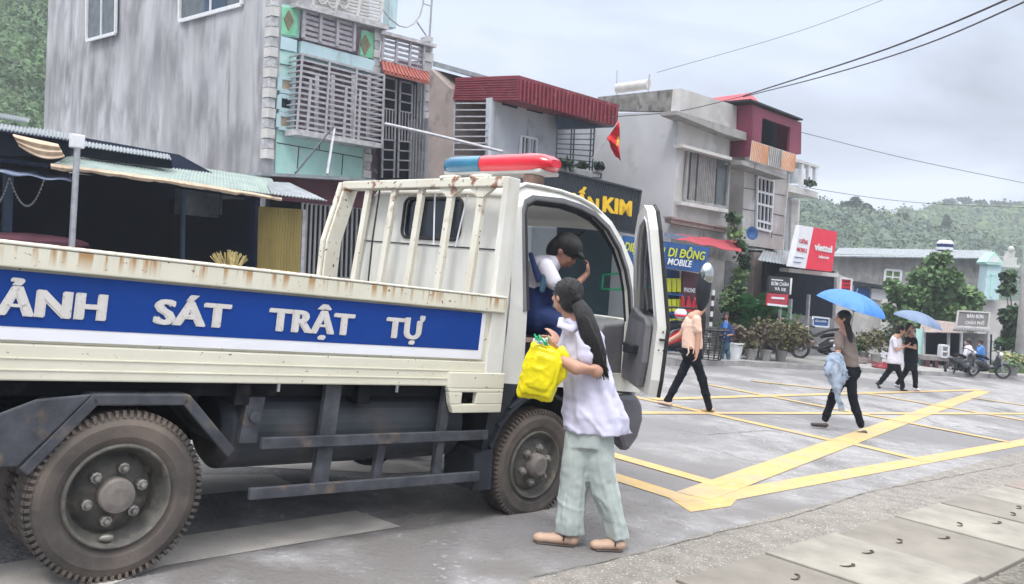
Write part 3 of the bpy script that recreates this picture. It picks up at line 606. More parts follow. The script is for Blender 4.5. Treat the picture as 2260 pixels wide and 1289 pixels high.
S2 = Face(SR.p0+us*1.2, us); frame_window(S2, rh, [(1040, 252), (1078, 252), (1076, 328), (1038, 328)], .04, .05, 'dkbar', 'window', 2, 5, 'barred_window')
louver([(1004, 228), (1086, 228), (1084, 345), (1001, 345)], 9, 2, .03, 'balcony_grille', 'bar', .03, rh, SR, .03)
m = MB(); SR.bar(m, (1085, 226), (1082, 350), .10, .05, .08); m.build('post', 'palewall', rh)
# corrugated roof: left slope fascia, right fascia, top
m = MB(); n = 9
for i in range(n):
    t0, t1 = i/n, (i+.62)/n; L0, L1 = (1006, 177), (999, 222); R0, R1 = (1146, 171), (1144, 222)
    SR.poly(m, [lerp2(L0, L1, t0), lerp2(R0, R1, t0), lerp2(R0, R1, t1), lerp2(L0, L1, t1)], .05+.0, .08)
SR.poly(m, [(1006, 178), (1146, 172), (1144, 221), (999, 221)], .0, .06); m.build('roof_fascia', 'maroon', rh)
m = MB(); FR.poly(m, [(1145, 171), (1365, 236), (1363, 279), (1143, 222)], .02, .06)
for i in range(26):
    t = (i+.5)/26; a, b = lerp2((1145, 172), (1365, 237), t), lerp2((1143, 221), (1363, 278), t); FR.bar(m, a, b, .05, .045, .03)
m.build('roof_fascia', 'maroon', rh)
m = MB(); a, b = FR.at(1145, 171), FR.at(1366, 236); c = SR.at(1004, 176); m.prism([a, b, b+(c-a), c], Z*.05); m.prism([FR.at(1143, 222), FR.at(1363, 279), FR.at(1363, 279)+(c-a)*.95, FR.at(1143, 222)+(c-a)*.95], Z*.04); m.build('roof', 'maroon', rh)
m = MB(); FR.poly(m, [(1230, 247), (1362, 281), (1232, 286)], -.5, .05); m.build('soffit', 'bluesoffit', rh)
m = MB(); SR.poly(m, [(955, 134), (1090, 172), (1090, 180), (955, 146)], -.2, 3.0); m.build('rear_roof', 'tinroof', rh)
for q4 in ([(1109, 222), (1143, 231), (1142, 240), (1108, 231)], [(1164, 231), (1199, 241), (1198, 252), (1163, 243)]): m = MB(); FW.poly(m, q4, .01, .03); m.build('vent', 'darkroom', rh)
frame_window(FW, rh, [(1150, 300), (1184, 307), (1182, 350), (1148, 346)], .05, .045, 'white', 'window', 3, 0)
louver([(1230, 286), (1312, 283), (1306, 395), (1226, 380)], 10, 2, 0, 'window_bars', 'dkbar', .025, rh, FR, .03); m = MB()
for x in (1262, 1268, 1305): FR.bar(m, (x, 284), (x-5, 390), .025, .03, .03)
m.build('window_bars', 'dkbar', rh); 
m = MB(); FW.poly(m, [(1232, 250), (1320, 280), (1312, 760), (1226, 760)], -1.0, .08); m.build('rear_room_wall', 'palewall', rh)
m = MB(); FR.poly(m, [(1080, 345), (1330, 398), (1328, 412), (1078, 360)], -.2, 1.5); m.build('balcony_floor', 'concrete', rh)
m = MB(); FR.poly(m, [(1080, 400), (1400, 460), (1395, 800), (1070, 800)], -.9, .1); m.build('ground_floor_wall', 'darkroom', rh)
# air conditioner unit, hose lamp
ac = empty('air_conditioner', FR.at(1300, 385, .3), 'grey air conditioner box bracketed beside the yellow lettered sign', 'air conditioner')
m = MB(); FR.poly(m, [(1277, 372), (1312, 378), (1308, 404), (1274, 398)], .4, .25); m.build('case', 'shutter', ac, bevel=.02); m = MB(); FR.bar(m, (1308, 380), (1328, 384), .04, .4, .03); FR.bar(m, (1308, 392), (1327, 393), .04, .4, .03); FR.bar(m, (1327, 383), (1326, 394), .04, .43, .03); m.build('bracket', 'dkbar', ac)
for i, (x, y, r, lb) in enumerate([(1248, 362, .17, 'small dark shrub in a pot on the balcony edge behind the red lamp'), (1322, 368, .12, 'little round pot plant on top of the air conditioner shelf'), (1285, 366, .10, 'tiny pot plant on the balcony left of the air conditioner')]):
    p = FR.at(x, y+8, .1); r_ = empty('balcony_plant', p-Z*.1, lb, 'plant', 'pot plants on the balcony'); m = MB(); m.leaves(p+Z*.1, (r, r, r*.8), 170, .10, .2); m.build('foliage', 'leafdk', r_); m = MB(); m.lathe([(.06, -.14), (.085, 0)], p, (0, 0, 1), 12); m.build('pot', 'concrete', r_)
# national flag on a pole
fl = empty('flag', FR.at(1310, 350, .2), 'red flag with a yellow star on a slanting pole at the balcony', 'flag')
m = MB(); m.tube([FR.at(1306, 352, .1), FR.at(1366, 266, .5)], .014, 6); m.build('pole', 'steel', fl)
m = MB(); P = []
for i in range(9):
    t = i/8; a, b = lerp2((1366, 266), (1340, 306), t), lerp2((1369, 355), (1356, 340), t)
    if t > .5: b = lerp2((1362.5, 352), (1350, 328), (t-.5)*2)
    P.append([FR.at(a[0]+(b[0]-a[0])*s+math.sin(s*7+t*5)*1.2, a[1]+(b[1]-a[1])*s, .5-.25*t+.07*math.sin(s*9+t*6)) for s in [k/10 for k in range(11)]])
m.grid(P); o = m.build('cloth', 'flag', fl, smooth=True, solid=.006)
m = MB(); c = FR.at(1364, 313, .6); st = []
for i in range(10): a = math.pi/2+i*math.pi/5; r = .13 if i % 2 == 0 else .055; st.append(c+us*math.cos(a)*r*.6+Z*math.sin(a)*r)
m.prism(st, vs*.01); m.build('star', 'star', fl)
# sign board with yellow lettering
sg = empty('shop_sign', FR.at(1300, 450, 1.0), 'dark ribbed sign board with big yellow letters TUẤN KIM', 'sign')
m = MB(); SQ = [(1180, 362), (1415, 421), (1400, 516), (1165, 470)]; FR.poly(m, SQ, .9, .12)
for i in range(62): t = (i+.5)/62; FR.bar(m, lerp2(SQ[0], SQ[1], t), lerp2(SQ[3], SQ[2], t), .012, .91, .02)
m.build('board', 'navysign', sg); m = MB()
for i in range(4): FR.bar(m, SQ[i], SQ[(i+1) % 4], .04, .93, .05)
m.build('frame', 'dkbar', sg); m = MB()
FR.text(m, 'TUẤN', (1216, 448), (1318, 470), 34, 1.0, bold=.045, depth=.04); FR.text(m, 'KIM', (1326, 466), (1391, 477), 35, 1.0, bold=.045, depth=.04); m.build('lettering', 'yellowletter', sg)
# ---- grey concrete house
FG = Face(D(1495, 300, 23), vs); SG = Face(D(1495, 300, 23), us)
gh = empty('grey_concrete_house', onrd(FG.p0), 'bare grey plaster house with mouldy parapet and one big curtained window', 'house')
m = MB(); a = [FG.at(1499, 245), FG.at(1648, 293), FG.at(1610, 700), FG.at(1468, 700)]; b0, t0 = SG.at(1300, 760), SG.at(1322, 245)
m.prism([FG.at(1499, 245), FG.at(1611, 282), FG.at(1596, 800), FG.at(1462, 800)], vs*8); m.build('wall', 'render', gh)
m = MB(); SG.poly(m, [(1499, 246), (1200, 255), (1180, 800), (1462, 800)], .006, .03); m.build('side_wall', 'sideplaster', gh)
m = MB(); FG.poly(m, [(1503, 195), (1650, 241), (1648, 293), (1498, 246)], .02, .25); m.build('parapet', 'render', gh)
m = MB(); SG.poly(m, [(1503, 195), (1320, 214), (1310, 243), (1498, 246)], .02, .2); m.build('parapet', 'dirtyparapet', gh)
m = MB(); FG.poly(m, [(1494, 244), (1652, 294), (1650, 311), (1600, 296), (1494, 253)], .35, .5); m.build('cornice', 'concrete', gh)
m = MB(); FG.poly(m, [(1611, 284), (1648, 296), (1630, 800), (1592, 800)], -.9, .1); m.build('recess_wall', 'concrete', gh); m = MB(); p = FG.at(1612, 290); m.hexa([FG.at(1596, 800), FG.at(1596, 800)+us*.02, FG.at(1596, 800)+us*.02+vs*.9, FG.at(1596, 800)+vs*.9], [p, p+us*.02, p+us*.02+vs*.9, p+vs*.9]); m.build('reveal', 'concrete', gh)
w = frame_window(FG, gh, [(1519, 325), (1610, 350), (1604, 459), (1511, 443)], .06, .09, 'concrete', 'window', 0, 0)
m = MB()
for i in range(15): t = i/15; FG.bar(m, lerp2((1528, 334), (1588, 350), t), lerp2((1521, 440), (1580, 452), t), .06+.03*(i % 2), .052, .03)
m.build('curtain', 'curtain', w); 
for t in (.25, .72): m = MB(); FG.bar(m, lerp2((1519, 325), (1610, 350), t), lerp2((1511, 443), (1604, 459), t), .04, .075, .03); m.build('mullion', 'dkbar', w)
m = MB(); FG.poly(m, [(1508, 318), (1616, 347), (1615, 354), (1508, 325)], .3, .3); m.build('lintel', 'offwhite', gh); m = MB(); FG.poly(m, [(1504, 444), (1608, 462), (1607, 470), (1504, 452)], .2, .2); m.build('sill', 'offwhite', gh)
m = MB(); FG.poly(m, [(1482, 481), (1614, 505), (1613, 516), (1481, 492)], .2, .2); FG.poly(m, [(1482, 478), (1614, 502), (1614, 506), (1482, 482)], .26, .26); m.build('ledge', 'pinkwall', gh)
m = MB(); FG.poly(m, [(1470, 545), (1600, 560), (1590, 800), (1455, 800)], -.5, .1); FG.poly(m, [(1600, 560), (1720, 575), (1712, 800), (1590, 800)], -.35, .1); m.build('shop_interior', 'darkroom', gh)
m = MB(); FG.poly(m, [(1601, 577), (1658, 582), (1654, 652), (1598, 648)], .01, .03)
for i in range(12): t = i/12; FG.bar(m, lerp2((1601, 579), (1598, 648), t), lerp2((1658, 584), (1654, 652), t), .025, .025, .02)
m.build('roller_shutter', 'shutter', gh)
m = MB(); FG.poly(m, [(1665, 556), (1692, 559), (1684, 800), (1657, 800)], .05, .35); m.build('pillar', 'pinkwall', gh)
m = MB(); FG.poly(m, [(1480, 517), (1650, 545), (1648, 585), (1560, 566), (1478, 550)], .02, .25); m.build('lintel_beam', 'concrete', gh)
# solar water heater on the roof
sh = empty('solar_water_heater', SG.at(1405, 205, -1), 'white solar water heater tank lying on the mouldy roof of the grey house', 'water heater')
c0, c1 = SG.at(1362, 196, -1.0), SG.at(1432, 186, -1.0); m = MB(); m.tube([c0, c1], .14, 14); m.build('tank', 'offwhite', sh, smooth=False)
m = MB(); m.tube([c1-Z*.3, c1+Z*.28], .02, 5); m.build('stand', 'steel', sh); m = MB(); m.tube([c0-Z*.35, c0+Z*.55+vs*.05], .014, 5); m.build('stand', 'steel', sh)
# ---- tiled house with the crimson loft
th = empty('tiled_house', onrd(FG.at(1690, 500)), 'narrow grey tiled house with crimson roof loft and a tall white barred window', 'house')
m = MB(); m.prism([FG.at(1646, 290), FG.at(1737, 370), FG.at(1726, 552), FG.at(1637, 540)], vs*7); m.build('wall', 'render', th)
m = MB(); m.prism([FG.at(1668, 552, -.3), FG.at(1730, 556, -.3), FG.at(1724, 800, -.3), FG.at(1660, 800, -.3)], vs*.3); m.build('lower_wall', 'concrete', th)
m = MB()
for a, b in (((1641, 415), (1669, 419)), ((1708, 427), (1733, 432)), ((1639, 461), (1668, 466)), ((1706, 472), (1731, 477)), ((1637, 505), (1666, 512)), ((1703, 516), (1729, 520)), ((1671, 380), (1668, 512)), ((1709, 385), (1703, 525))): FG.bar(m, a, b, .018, .006, .012)
m.build('tile_joint', 'dkplastic', th)
w = frame_window(FG, th, [(1672, 390), (1707, 399), (1701, 511), (1669, 503)], .05, .07, 'white', 'darkroom', 3, 0, 'barred_window'); m = MB()
for t in (.28, .52, .85): FG.bar(m, lerp2((1672, 390), (1669, 503), t), lerp2((1707, 399), (1701, 511), t), .07, .07, .03)
m.build('window_bars', 'white', w); m = MB(); FG.poly(m, [(1674, 385), (1706, 394), (1705, 402), (1673, 393)], .045, .04); m.build('transom', 'bluesoffit', w)
m = MB(); LQ = [(1660, 231), (1767, 270), (1767, 338), (1657, 330)]
for q4 in ([(1660, 231), (1767, 270), (1766, 288), (1660, 252)], [(1660, 252), (1683, 260), (1678, 345), (1657, 345)], [(1745, 281), (1766, 288), (1766, 340), (1741, 345)]): FG.poly(m, q4, .5, .08)
p = [FG.at(1660, 231, .5), FG.at(1657, 345, .5)]; m.prism([p[0], p[1], p[1]+vs*.8, p[0]+vs*.8], us*.06); p = [FG.at(1767, 270, .5), FG.at(1766, 340, .5)]; m.prism([p[0], p[1], p[1]+vs*.8, p[0]+vs*.8], us*.06)
m.build('loft_panel', 'crimson', th); m = MB(); FG.poly(m, [(1675, 248), (1750, 275), (1748, 350), (1670, 330)], -.4, .05); m.build('loft_opening', 'darkroom', th)
m = MB(); a, b = FG.at(1657, 222, .6), FG.at(1772, 266, .6); m.prism([a, b, b+vs*2, a+vs*2], Z*.05); m.build('loft_roof', 'dkplastic', th)
m = MB(); FG.poly(m, [(1637, 353), (1737, 386), (1736, 396), (1637, 363)], .55, .7); m.build('balcony_floor', 'concrete', th)
m = MB(); A, B, C_, Dd = (1660, 310), (1757, 341), (1753, 381), (1655, 354)
def bil(u_, v_): return lerp2(lerp2(A, B, u_), lerp2(Dd, C_, u_), v_)
m.mi = 2; FG.poly(m, [bil(0, 0), bil(1, 0), bil(1, 1), bil(0, 1)], .6, .012)
for u0_, u1_, sk, mt_, n_ in ((0, .38, .16, 0, 7), (.38, .70, .10, 1, 7), (.70, 1, -.16, 0, 6)):
    for k in range(-3, n_+3):
        a0 = u0_+(u1_-u0_)*k/n_; w_ = (u1_-u0_)/n_*.5; q4 = []
        for vv in (0, 1):
            q4.append([min(u1_, max(u0_, a0+sk*(vv-.5))), min(u1_, max(u0_, a0+w_+sk*(vv-.5)))])
        if q4[0][1]-q4[0][0] < .003 and q4[1][1]-q4[1][0] < .003: continue
        m.mi = mt_; FG.poly(m, [bil(q4[0][0], .02), bil(q4[0][1], .02), bil(q4[1][1], .98), bil(q4[1][0], .98)], .606+.001*k, .004)
o = m.build('striped_cloth', ['orangecloth', 'curtain', 'offwhite']); tag(o, 'orange and white striped cloth hung over the balcony under the crimson loft', 'cloth')
m = MB(); a = [FG.at(1564, 221, -1.6), FG.at(1655, 208, -1.6), FG.at(1672, 226, -.3), FG.at(1605, 238, -.2)]; m.prism(a, Z*.05); m.build('rear_roof', 'awnred', th)
m = MB(); louv = [(1612, 236), (1655, 246), (1653, 288), (1610, 276)]; FG.poly(m, louv, -.1, .1)
for i in range(5): FG.bar(m, lerp2(louv[0], louv[3], i/4), lerp2(louv[1], louv[2], i/4), .05, -.06, .06)
m.build('louvre_panel', 'offwhite', th); m = MB(); m.tube([FG.at(1741, 385, .1), FG.at(1733, 470, .1), FG.at(1727, 562, .1)], .035, 6); m.build('drain_pipe', 'offwhite', th)
# blue satellite dish
c = FG.at(1659, 515, .35); m = MB(); ax = (CAM-c).normalized()*.6-vs*.6+Z*.15
m.lathe([(.001, -.06), (.10, -.045), (.17, -.01), (.195, .03), (.19, .034), (.10, -.03), (.001, -.045)], c, ax, 24); o = m.build('satellite_dish', 'bluedish', smooth=True); tag(o, 'round blue dish mounted low on the tiled house wall', 'dish')
# ---- white balcony house beyond
FB = Face(D(1780, 400, 31), vs)
bh = empty('white_balcony_house', onrd(FB.at(1770, 500)), 'pale house with an open white balcony seen beyond the tiled house', 'house')
m = MB(); FB.poly(m, [(1735, 428), (1760, 430), (1756, 700), (1730, 700)], -.9, .1); FB.poly(m, [(1736, 350), (1768, 352), (1768, 405), (1736, 405)], -.9, .1); m.build('wall', 'palewall', bh)
m = MB(); FB.poly(m, [(1740, 345), (1808, 366), (1808, 371), (1740, 352)], .1, 2); FB.poly(m, [(1736, 405), (1806, 424), (1805, 437), (1735, 421)], .1, 2); m.build('balcony_slab', 'offwhite', bh)
m = MB()
for x in (1768, 1783, 1798): FB.bar(m, (x+1, 362), (x, 412), .16, .02, .12)
m.build('column', 'white', bh); m = MB(); FB.poly(m, [(1748, 440), (1757, 443), (1752, 560), (1744, 560)], -.5, .1); FB.bar(m, (1762, 440), (1756, 560), .10, .0, .1); m.build('door_post', 'offwhite', bh)
m = MB(); c = FB.at(1787, 404, .2); m.leaves(c, (.2, .2, .14), 90, .12, .2); o = m.build('balcony_plant', 'leafdk'); tag(o, 'small dark plant on the white balcony beyond the tiled house', 'plant')
# ============================================================ police truck
tu = ray(3120, gy(3120)); tu -= GN*tu.dot(GN); tu.normalize(); tv = GN.cross(tu)
a_ = math.radians(1.2); tU = tu*math.cos(a_)-GN*math.sin(a_); tN = GN*math.cos(a_)+tu*math.sin(a_); tO = G(240, 1287)
TT = Matrix(((tU.x, tv.x, tN.x, tO.x), (tU.y, tv.y, tN.y, tO.y), (tU.z, tv.z, tN.z, tO.z), (0, 0, 0, 1)))
def tp(x, y, w):
    p = PL(x, y, tO+tv*w, tv)-tO; return V((p.dot(tU), p.dot(tv), p.dot(tN)))
def ts(x, y, s):
    p = PL(x, y, tO+tU*s, tU)-tO; return V((p.dot(tU), p.dot(tv), p.dot(tN)))
truck = empty('police_truck', tO, 'cream flatbed police truck with blue lettered side board and open cab door', 'truck', T=TT)
TB = lambda: MB(TT)
W = 2.10                       # bed width; local axes: s forward, w to the far side, h up
m = TB()                       # bed side boards (near, far, tail)
def boardside(m, w0, sgn):
    m.box(-1.60, 2.30, w0, w0+.045*sgn, .94, 1.10) if sgn > 0 else m.box(-1.60, 2.30, w0-.045, w0, .94, 1.10)
    a, b = (w0, w0+.03) if sgn > 0 else (w0-.03, w0); m.box(-1.60, 2.30, a+.008*sgn, b+.008*sgn, 1.10, 1.42)
    a, b = (w0-.03, w0+.07) if sgn > 0 else (w0-.07, w0+.03); m.box(-1.62, 2.30, a, b, 1.42, 1.515)
boardside(m, 0, 1); m.build('side_board', 'cream', truck, bevel=.008)
m = TB(); m.box(-1.6, 2.27, W-.05, W, .94, 1.515); m.build('side_board', 'cream', truck, bevel=.008)
m = TB(); m.box(-1.62, -1.57, .04, W-.05, .94, 1.515); m.build('tail_board', 'cream', truck, bevel=.008)
m = TB(); m.box(-1.6, 2.3, -.034, .075, 1.516, 1.528); m.build('board_lip', 'rustpost', truck, bevel=.004)
m = TB(); m.box(-1.6, 2.28, .05, W-.05, .98, 1.02); m.build('bed_floor', 'guard', truck)
m = TB(); m.box(-1.6, 2.26, -.004, .01, .985, .99); m.box(-1.6, 2.26, -.004, .01, 1.035, 1.04); m.build('pressed_rib', 'cream', truck)
m = TB(); m.box(-1.6, 2.12, -.006, .012, 1.172, 1.408); m.build('blue_panel', 'blue', truck)
m = TB(); m.box(-1.6, 2.155, -.004, .010, 1.115, 1.1715); m.box(2.1205, 2.155, -.004, .010, 1.1715, 1.408); m.build('white_stripe', 'stripe', truck)
for st, s0, s1 in (('CẢNH', -.74, -.155), ('SÁT', .055, .44), ('TRẬT', .645, 1.172), ('TỰ', 1.385, 1.665)): m = MB(TT); textmesh(m, st, (s0, -.007, 1.222), (1, 0, 0), (0, 0, 1), width=s1-s0, cap=.118, bold=.045, depth=.003); m.build('lettering', 'letter', truck)
m = TB()                       # corner foot bracket with square hole
for q4 in ([(1.90, .93), (2.37, .93), (2.37, .905), (1.91, .905)], [(1.91, .905), (2.02, .905), (2.02, .83), (1.93, .83)], [(2.14, .905), (2.37, .905), (2.37, .83), (2.14, .83)], [(1.93, .83), (2.37, .83), (2.37, .775), (1.96, .775)]):
    m.prism([(s, -.02, h) for s, h in q4], (0, .04, 0))
m.box(1.90, 2.37, -.02, .02, .93, 1.03); m.build('corner_bracket', 'cream', truck, bevel=.006); m = TB(); m.box(2.03, 2.13, .10, .12, .83, .905); m.build('bracket_shadow_box', 'black', truck)
# headboard
m = TB(); m.prism([(2.20, -.012, .93), (2.345, -.012, .93), (2.31, -.012, 2.295), (2.20, -.012, 2.295)], (0, .05, 0)); m.build('corner_post', 'cabwhite', truck, bevel=.006)
LE = lambda h: 2.22 + (.0 if h < 1.8 else .13*(h-1.8)/.5)      # headboard leans forward above its knee
m = TB(); pr = [(2.20, 1.0), (2.20, 1.8), (2.31, 2.29), (2.44, 2.29), (2.33, 1.8), (2.33, 1.0)]
m.prism([(s, W-.06, h) for s, h in pr], (0, .03, 0)); m.prism([(2.20, W-.03, 1.0), (2.20, W-.03, 1.8), (2.31, W-.03, 2.29), (2.29, W-.03, 2.29), (2.18, W-.03, 1.8), (2.18, W-.03, 1.0)], (0, .05, 0)); m.build('corner_post', 'rustpost', truck, bevel=.004)
m = TB(); m.hexa([(2.22, .03, 2.235), (2.30, .03, 2.235), (2.42, W-.02, 2.235), (2.30, W-.02, 2.235)], [(2.22, .03, 2.30), (2.30, .03, 2.30), (2.42, W-.02, 2.30), (2.30, W-.02, 2.30)]); m.build('top_rail', 'rustpost', truck, bevel=.008)
for i, (wb, wt) in enumerate([(1.74, 1.72), (1.38, 1.35), (1.03, 1.0), (.67, .64), (.34, .30)]):
    m = TB(); k = (wt/W); st = 2.245+.08*k; m.prism([(2.245, wb-.03, 1.0), (2.245, wb+.03, 1.0), (st+.05*0, wt+.03, 2.235), (st, wt-.03, 2.235)], (.03, 0, 0))
    if i > 2: m.prism([(st-.006, wt-.03, 2.17), (st-.006, wt+.03, 2.17), (st-.006, wt+.13, 2.235), (st-.006, wt-.13, 2.235)], (.03, 0, 0)); m.tube([(st-.02, wt+.10, 2.30), (st+.02, wt, 2.315), (st-.02, wt-.10, 2.30)], .018, 6)
    m.build('bar', 'rustpost', truck)
m = TB(); m.box(2.26, 2.28, .04, W-.06, 1.0, 1.10); m.build('lower_panel', 'cream', truck)
m = TB(); m.tube([ts(838, 420, 2.33)+V((0, 0, 0)), ts(822, 530, 2.3), ts(812, 628, 2.28)], .007, 6); m.build('cord', 'black', truck)
for a, b in (((960, 425), (957, 540)), ((1032, 430), (1005, 545))): m = TB(); m.tube([ts(*a, 2.35), ts(*b, 2.35)], .006, 5); m.build('cord', 'stripe', truck)
# wheels
def tyre(m, cs, w0, h, r, width, lugs=74):
    pr = [(r*.60, 0.02), (r*.70, 0), (r*.84, -.004), (r*.93, .012), (r*.985, .035), (r, .06), (r, width-.06), (r*.985, width-.035), (r*.93, width-.01), (r*.7, width), (r*.6, width-.02)]
    m.lathe(pr, (cs, w0, h), (0, 1, 0), 72, closed=True)
    for i in range(lugs):
        a = 2*math.pi*i/lugs; c, s = math.cos(a), math.sin(a); t = V((-s, 0, c)); rr = V((c, 0, s))
        for wa, wb, r0_, r1_ in ((.010, .075, .935, 1.0), (width-.075, width-.01, .935, 1.0)):
            o = V((cs, w0, h)); A = o+rr*r*.99+t*(-.010); m.obox(A+V((0, wa, 0)), t*.018, V((0, wb-wa, 0)), rr*r*.015)
            if wa < .02: m.obox(o+rr*r*.925-t*.007+V((0, .004, 0)), t*.014, V((0, .03, 0)), rr*r*.060)
def wheel(cs, w0, h, r, width, rear):
    m = TB(); tyre(m, cs, w0, h, r, width); ty = m.build('wheel', 'tyre', truck, smooth=False)
    o = (cs, w0, h); m = TB()
    if rear: pr = [(r*.62, .015), (r*.60, -.004), (r*.575, .0), (r*.56, .05), (r*.50, .075), (r*.495, .13), (r*.47, .135), (r*.43, .095), (r*.22, .075), (.001, .075)]
    else: pr = [(r*.62, .015), (r*.60, -.004), (r*.575, .0), (r*.55, .03), (r*.49, .06), (r*.47, .05), (r*.40, .035), (r*.22, .015), (.001, .01)]
    m.lathe(pr, o, (0, 1, 0), 56, caps=False); m.build('rim', 'rim', ty, smooth=True)
    m = TB(); m.lathe([(r*.205, .08), (r*.205, .02), (r*.19, .006), (r*.10, .0), (.001, .0)] if rear else [(r*.22, .03), (r*.21, -.03), (r*.15, -.05), (.001, -.05)], o, (0, 1, 0), 32); m.build('hub', 'hub', ty)
    nb = 6 if rear else 6
    for i in range(nb):
        a = 2*math.pi*(i+.3)/nb; p = V(o)+V((math.cos(a)*r*.315, .045 if rear else .0, math.sin(a)*r*.315)); m = TB()
        m.lathe([(.027, .035), (.027, .0), (.018, -.004), (.012, -.02), (.001, -.022)], p, (0, 1, 0), 8); m.build('wheel_nut', 'nut', ty)
    if rear:
        m = TB(); m.ell(V(o)+V((-.02, .04, -r*.50)), .035, .014, .018); m.build('valve', 'nut', ty)
wheel(0, 0.0, .402, .402, .20, True); wheel(2.83, .045, .39, .385, .20, False)
m = TB(); tyre(m, 0, .26, .402, .40, .2, 40); m.build('inner_tyre', 'tyre', truck)
for cs, w0 in ((0, W-.2), (2.83, 1.75)): m = TB(); tyre(m, cs, w0, .40, .39, .19, 40); m.build('far_tyre', 'tyre', truck)
# chassis, fenders, tank, guards
m = TB(); m.box(-1.5, 3.9, .60, .68, .66, .86); m.box(-1.5, 3.9, 1.4, 1.48, .66, .86); m.box(-1.55, 2.3, .1, 2.0, .86, .93)
for s in (-1.2, .55, 1.3, 2.1): m.box(s, s+.08, .06, 2.0, .82, .935)
m.tube([(0, .3, .402), (0, 1.8, .402)], .06, 10); m.ell((0, 1.05, .42), .17, .17, .17); m.box(-.55, .55, .62, .68, .50, .60); m.tube([(2.83, .25, .37), (2.83, 1.8, .37)], .05, 8); m.build('chassis', 'chassis', truck)
m = TB(); m.box(.3, 2.3, .9, 1.25, .46, .90); m.build('gearbox', 'chassis', truck); m = TB(); m.box(.6, 2.2, 1.45, 1.95, .42, .86); m.build('tool_box', 'chassis', truck)
m = TB(); F4 = [(-.44, .56), (-.17, .885), (.28, .885), (.555, .60)]
for i in range(3):
    a, b = F4[i], F4[i+1]; d = V((b[0]-a[0], 0, b[1]-a[1])).normalized(); nn = V((-d.z, 0, d.x))*.055
    m.prism([(a[0], -.005, a[1]), (b[0], -.005, b[1]), (b[0]-nn.x, -.005, b[1]-nn.z), (a[0]-nn.x, -.005, a[1]-nn.z)], (0, .03, 0)); m.prism([(a[0], .02, a[1]), (b[0], .02, b[1]), (b[0]-nn.x*.3, .02, b[1]-nn.z*.3), (a[0]-nn.x*.3, .02, a[1]-nn.z*.3)], (0, .48, 0))
m.prism([(-.17, -.006, .885), (-.44, -.006, .57), (-.72, -.006, .56), (-.72, -.006, .72), (-.40, -.006, .86)], (0, .02, 0)); m.build('rear_fender', 'guard', truck, bevel=.01)
m = TB(); m.prism([(.62, .06, .86), (.72, .06, .86), (.70, .06, .62), (.60, .06, .62)], (0, .1, 0)); m.tube([(.665, .05, .76), (.665, .04, .76)], .03, 12); m.build('hanger_bracket', 'guard', truck)
m = TB(); m.tube([(.54, .34, .665), (.59, .34, .665), (2.16, .34, .665), (2.21, .34, .665)], [.18, .235, .235, .18], 36); m.build('fuel_tank', 'tank', truck, smooth=False, bevel=.01)
m = TB(); m.tube([(2.0, .2, .60), (2.28, .2, .60)], .045, 12); m.build('air_pipe', 'chassis', truck); m = TB(); m.ell((1.62, .32, .44), .12, .09, .045); m.build('drain_valve', 'chassis', truck)
m = TB(); m.box(.70, 2.30, .0, .03, .595, .655); m.build('side_guard_rail', 'guard', truck, bevel=.004)
m = TB(); m.obox((.66, -.01, .335), (1.60, 0, -.005), (0, .03, 0), (0, 0, .06)); m.build('side_guard_rail', 'guard', truck, bevel=.004)
for s, t, w_ in ((1.05, .935, .10), (1.45, .61, .055), (1.90, .935, .06)): m = TB(); m.prism([(s, .03, .36), (s+w_, .03, .36), (s+w_+.015, .03, t), (s+.015, .03, t)], (0, .035, 0)); m.build('guard_post', 'guard', truck)
m = TB(); m.prism([(2.22, .02, .50), (2.38, .02, .52), (2.40, .02, .26), (2.24, .02, .26)], (0, .3, 0)); m.build('mud_flap', 'dkplastic', truck)
m = TB(); pts = []
for i in range(11):
    a = math.pi*(1.02-i/10*.98); pts.append((2.83+math.cos(a)*.46, .39+math.sin(a)*.49))
for i in range(10):
    (s0, h0), (s1, h1) = pts[i], pts[i+1]; m.hexa([(s0, .035, h0), (s1, .035, h1), (s1, .40, h1), (s0, .40, h0)], [(s0-.02, .035, h0+.03), (s1-.0, .035, h1+.03), (s1, .40, h1+.03), (s0-.02, .40, h0+.03)])
m.prism([(2.36, .06, .95), (2.60, .06, .95), (2.50, .06, .78), (2.40, .06, .55), (2.37, .06, .38), (2.30, .06, .38), (2.33, .06, .7)], (0, .35, 0)); m.build('front_wheel_arch', 'dkplastic', truck)
for s in (-.62, .75, 1.52): m = TB(); m.box(s, s+.012, -.004, .008, .90, .94); m.build('hook', 'steel', truck)
# ---- cab
CW0, CW1 = .06, 1.94
def tumble(h): return .0 if h < 1.45 else .105*(h-1.45)/.85
pairs = [((2.42, .955), (2.62, 1.04)), ((2.42, 1.5), (2.585, 1.45)), ((2.42, 2.12), (2.535, 2.10)), ((2.46, 2.25), (2.55, 2.165)), ((2.56, 2.305), (2.62, 2.205)), ((2.85, 2.315), (2.86, 2.225)), ((3.05, 2.30), (3.05, 2.21)), ((3.22, 2.265), (3.20, 2.18)), ((3.40, 2.18), (3.36, 2.105)), ((3.55, 2.05), (3.50, 1.98)), ((3.68, 1.89), (3.60, 1.83)), ((3.78, 1.72), (3.66, 1.68)), ((3.86, 1.48), (3.705, 1.45)), ((3.90, 1.25), (3.72, 1.27)), ((3.92, .90), (3.74, 1.04))]
def sh_(q): return (q[0]+(tumble(q[1])*.55 if q[0] > 2.75 else 0), q[1])
pairs = [(sh_(a), sh_(b)) for a, b in pairs]
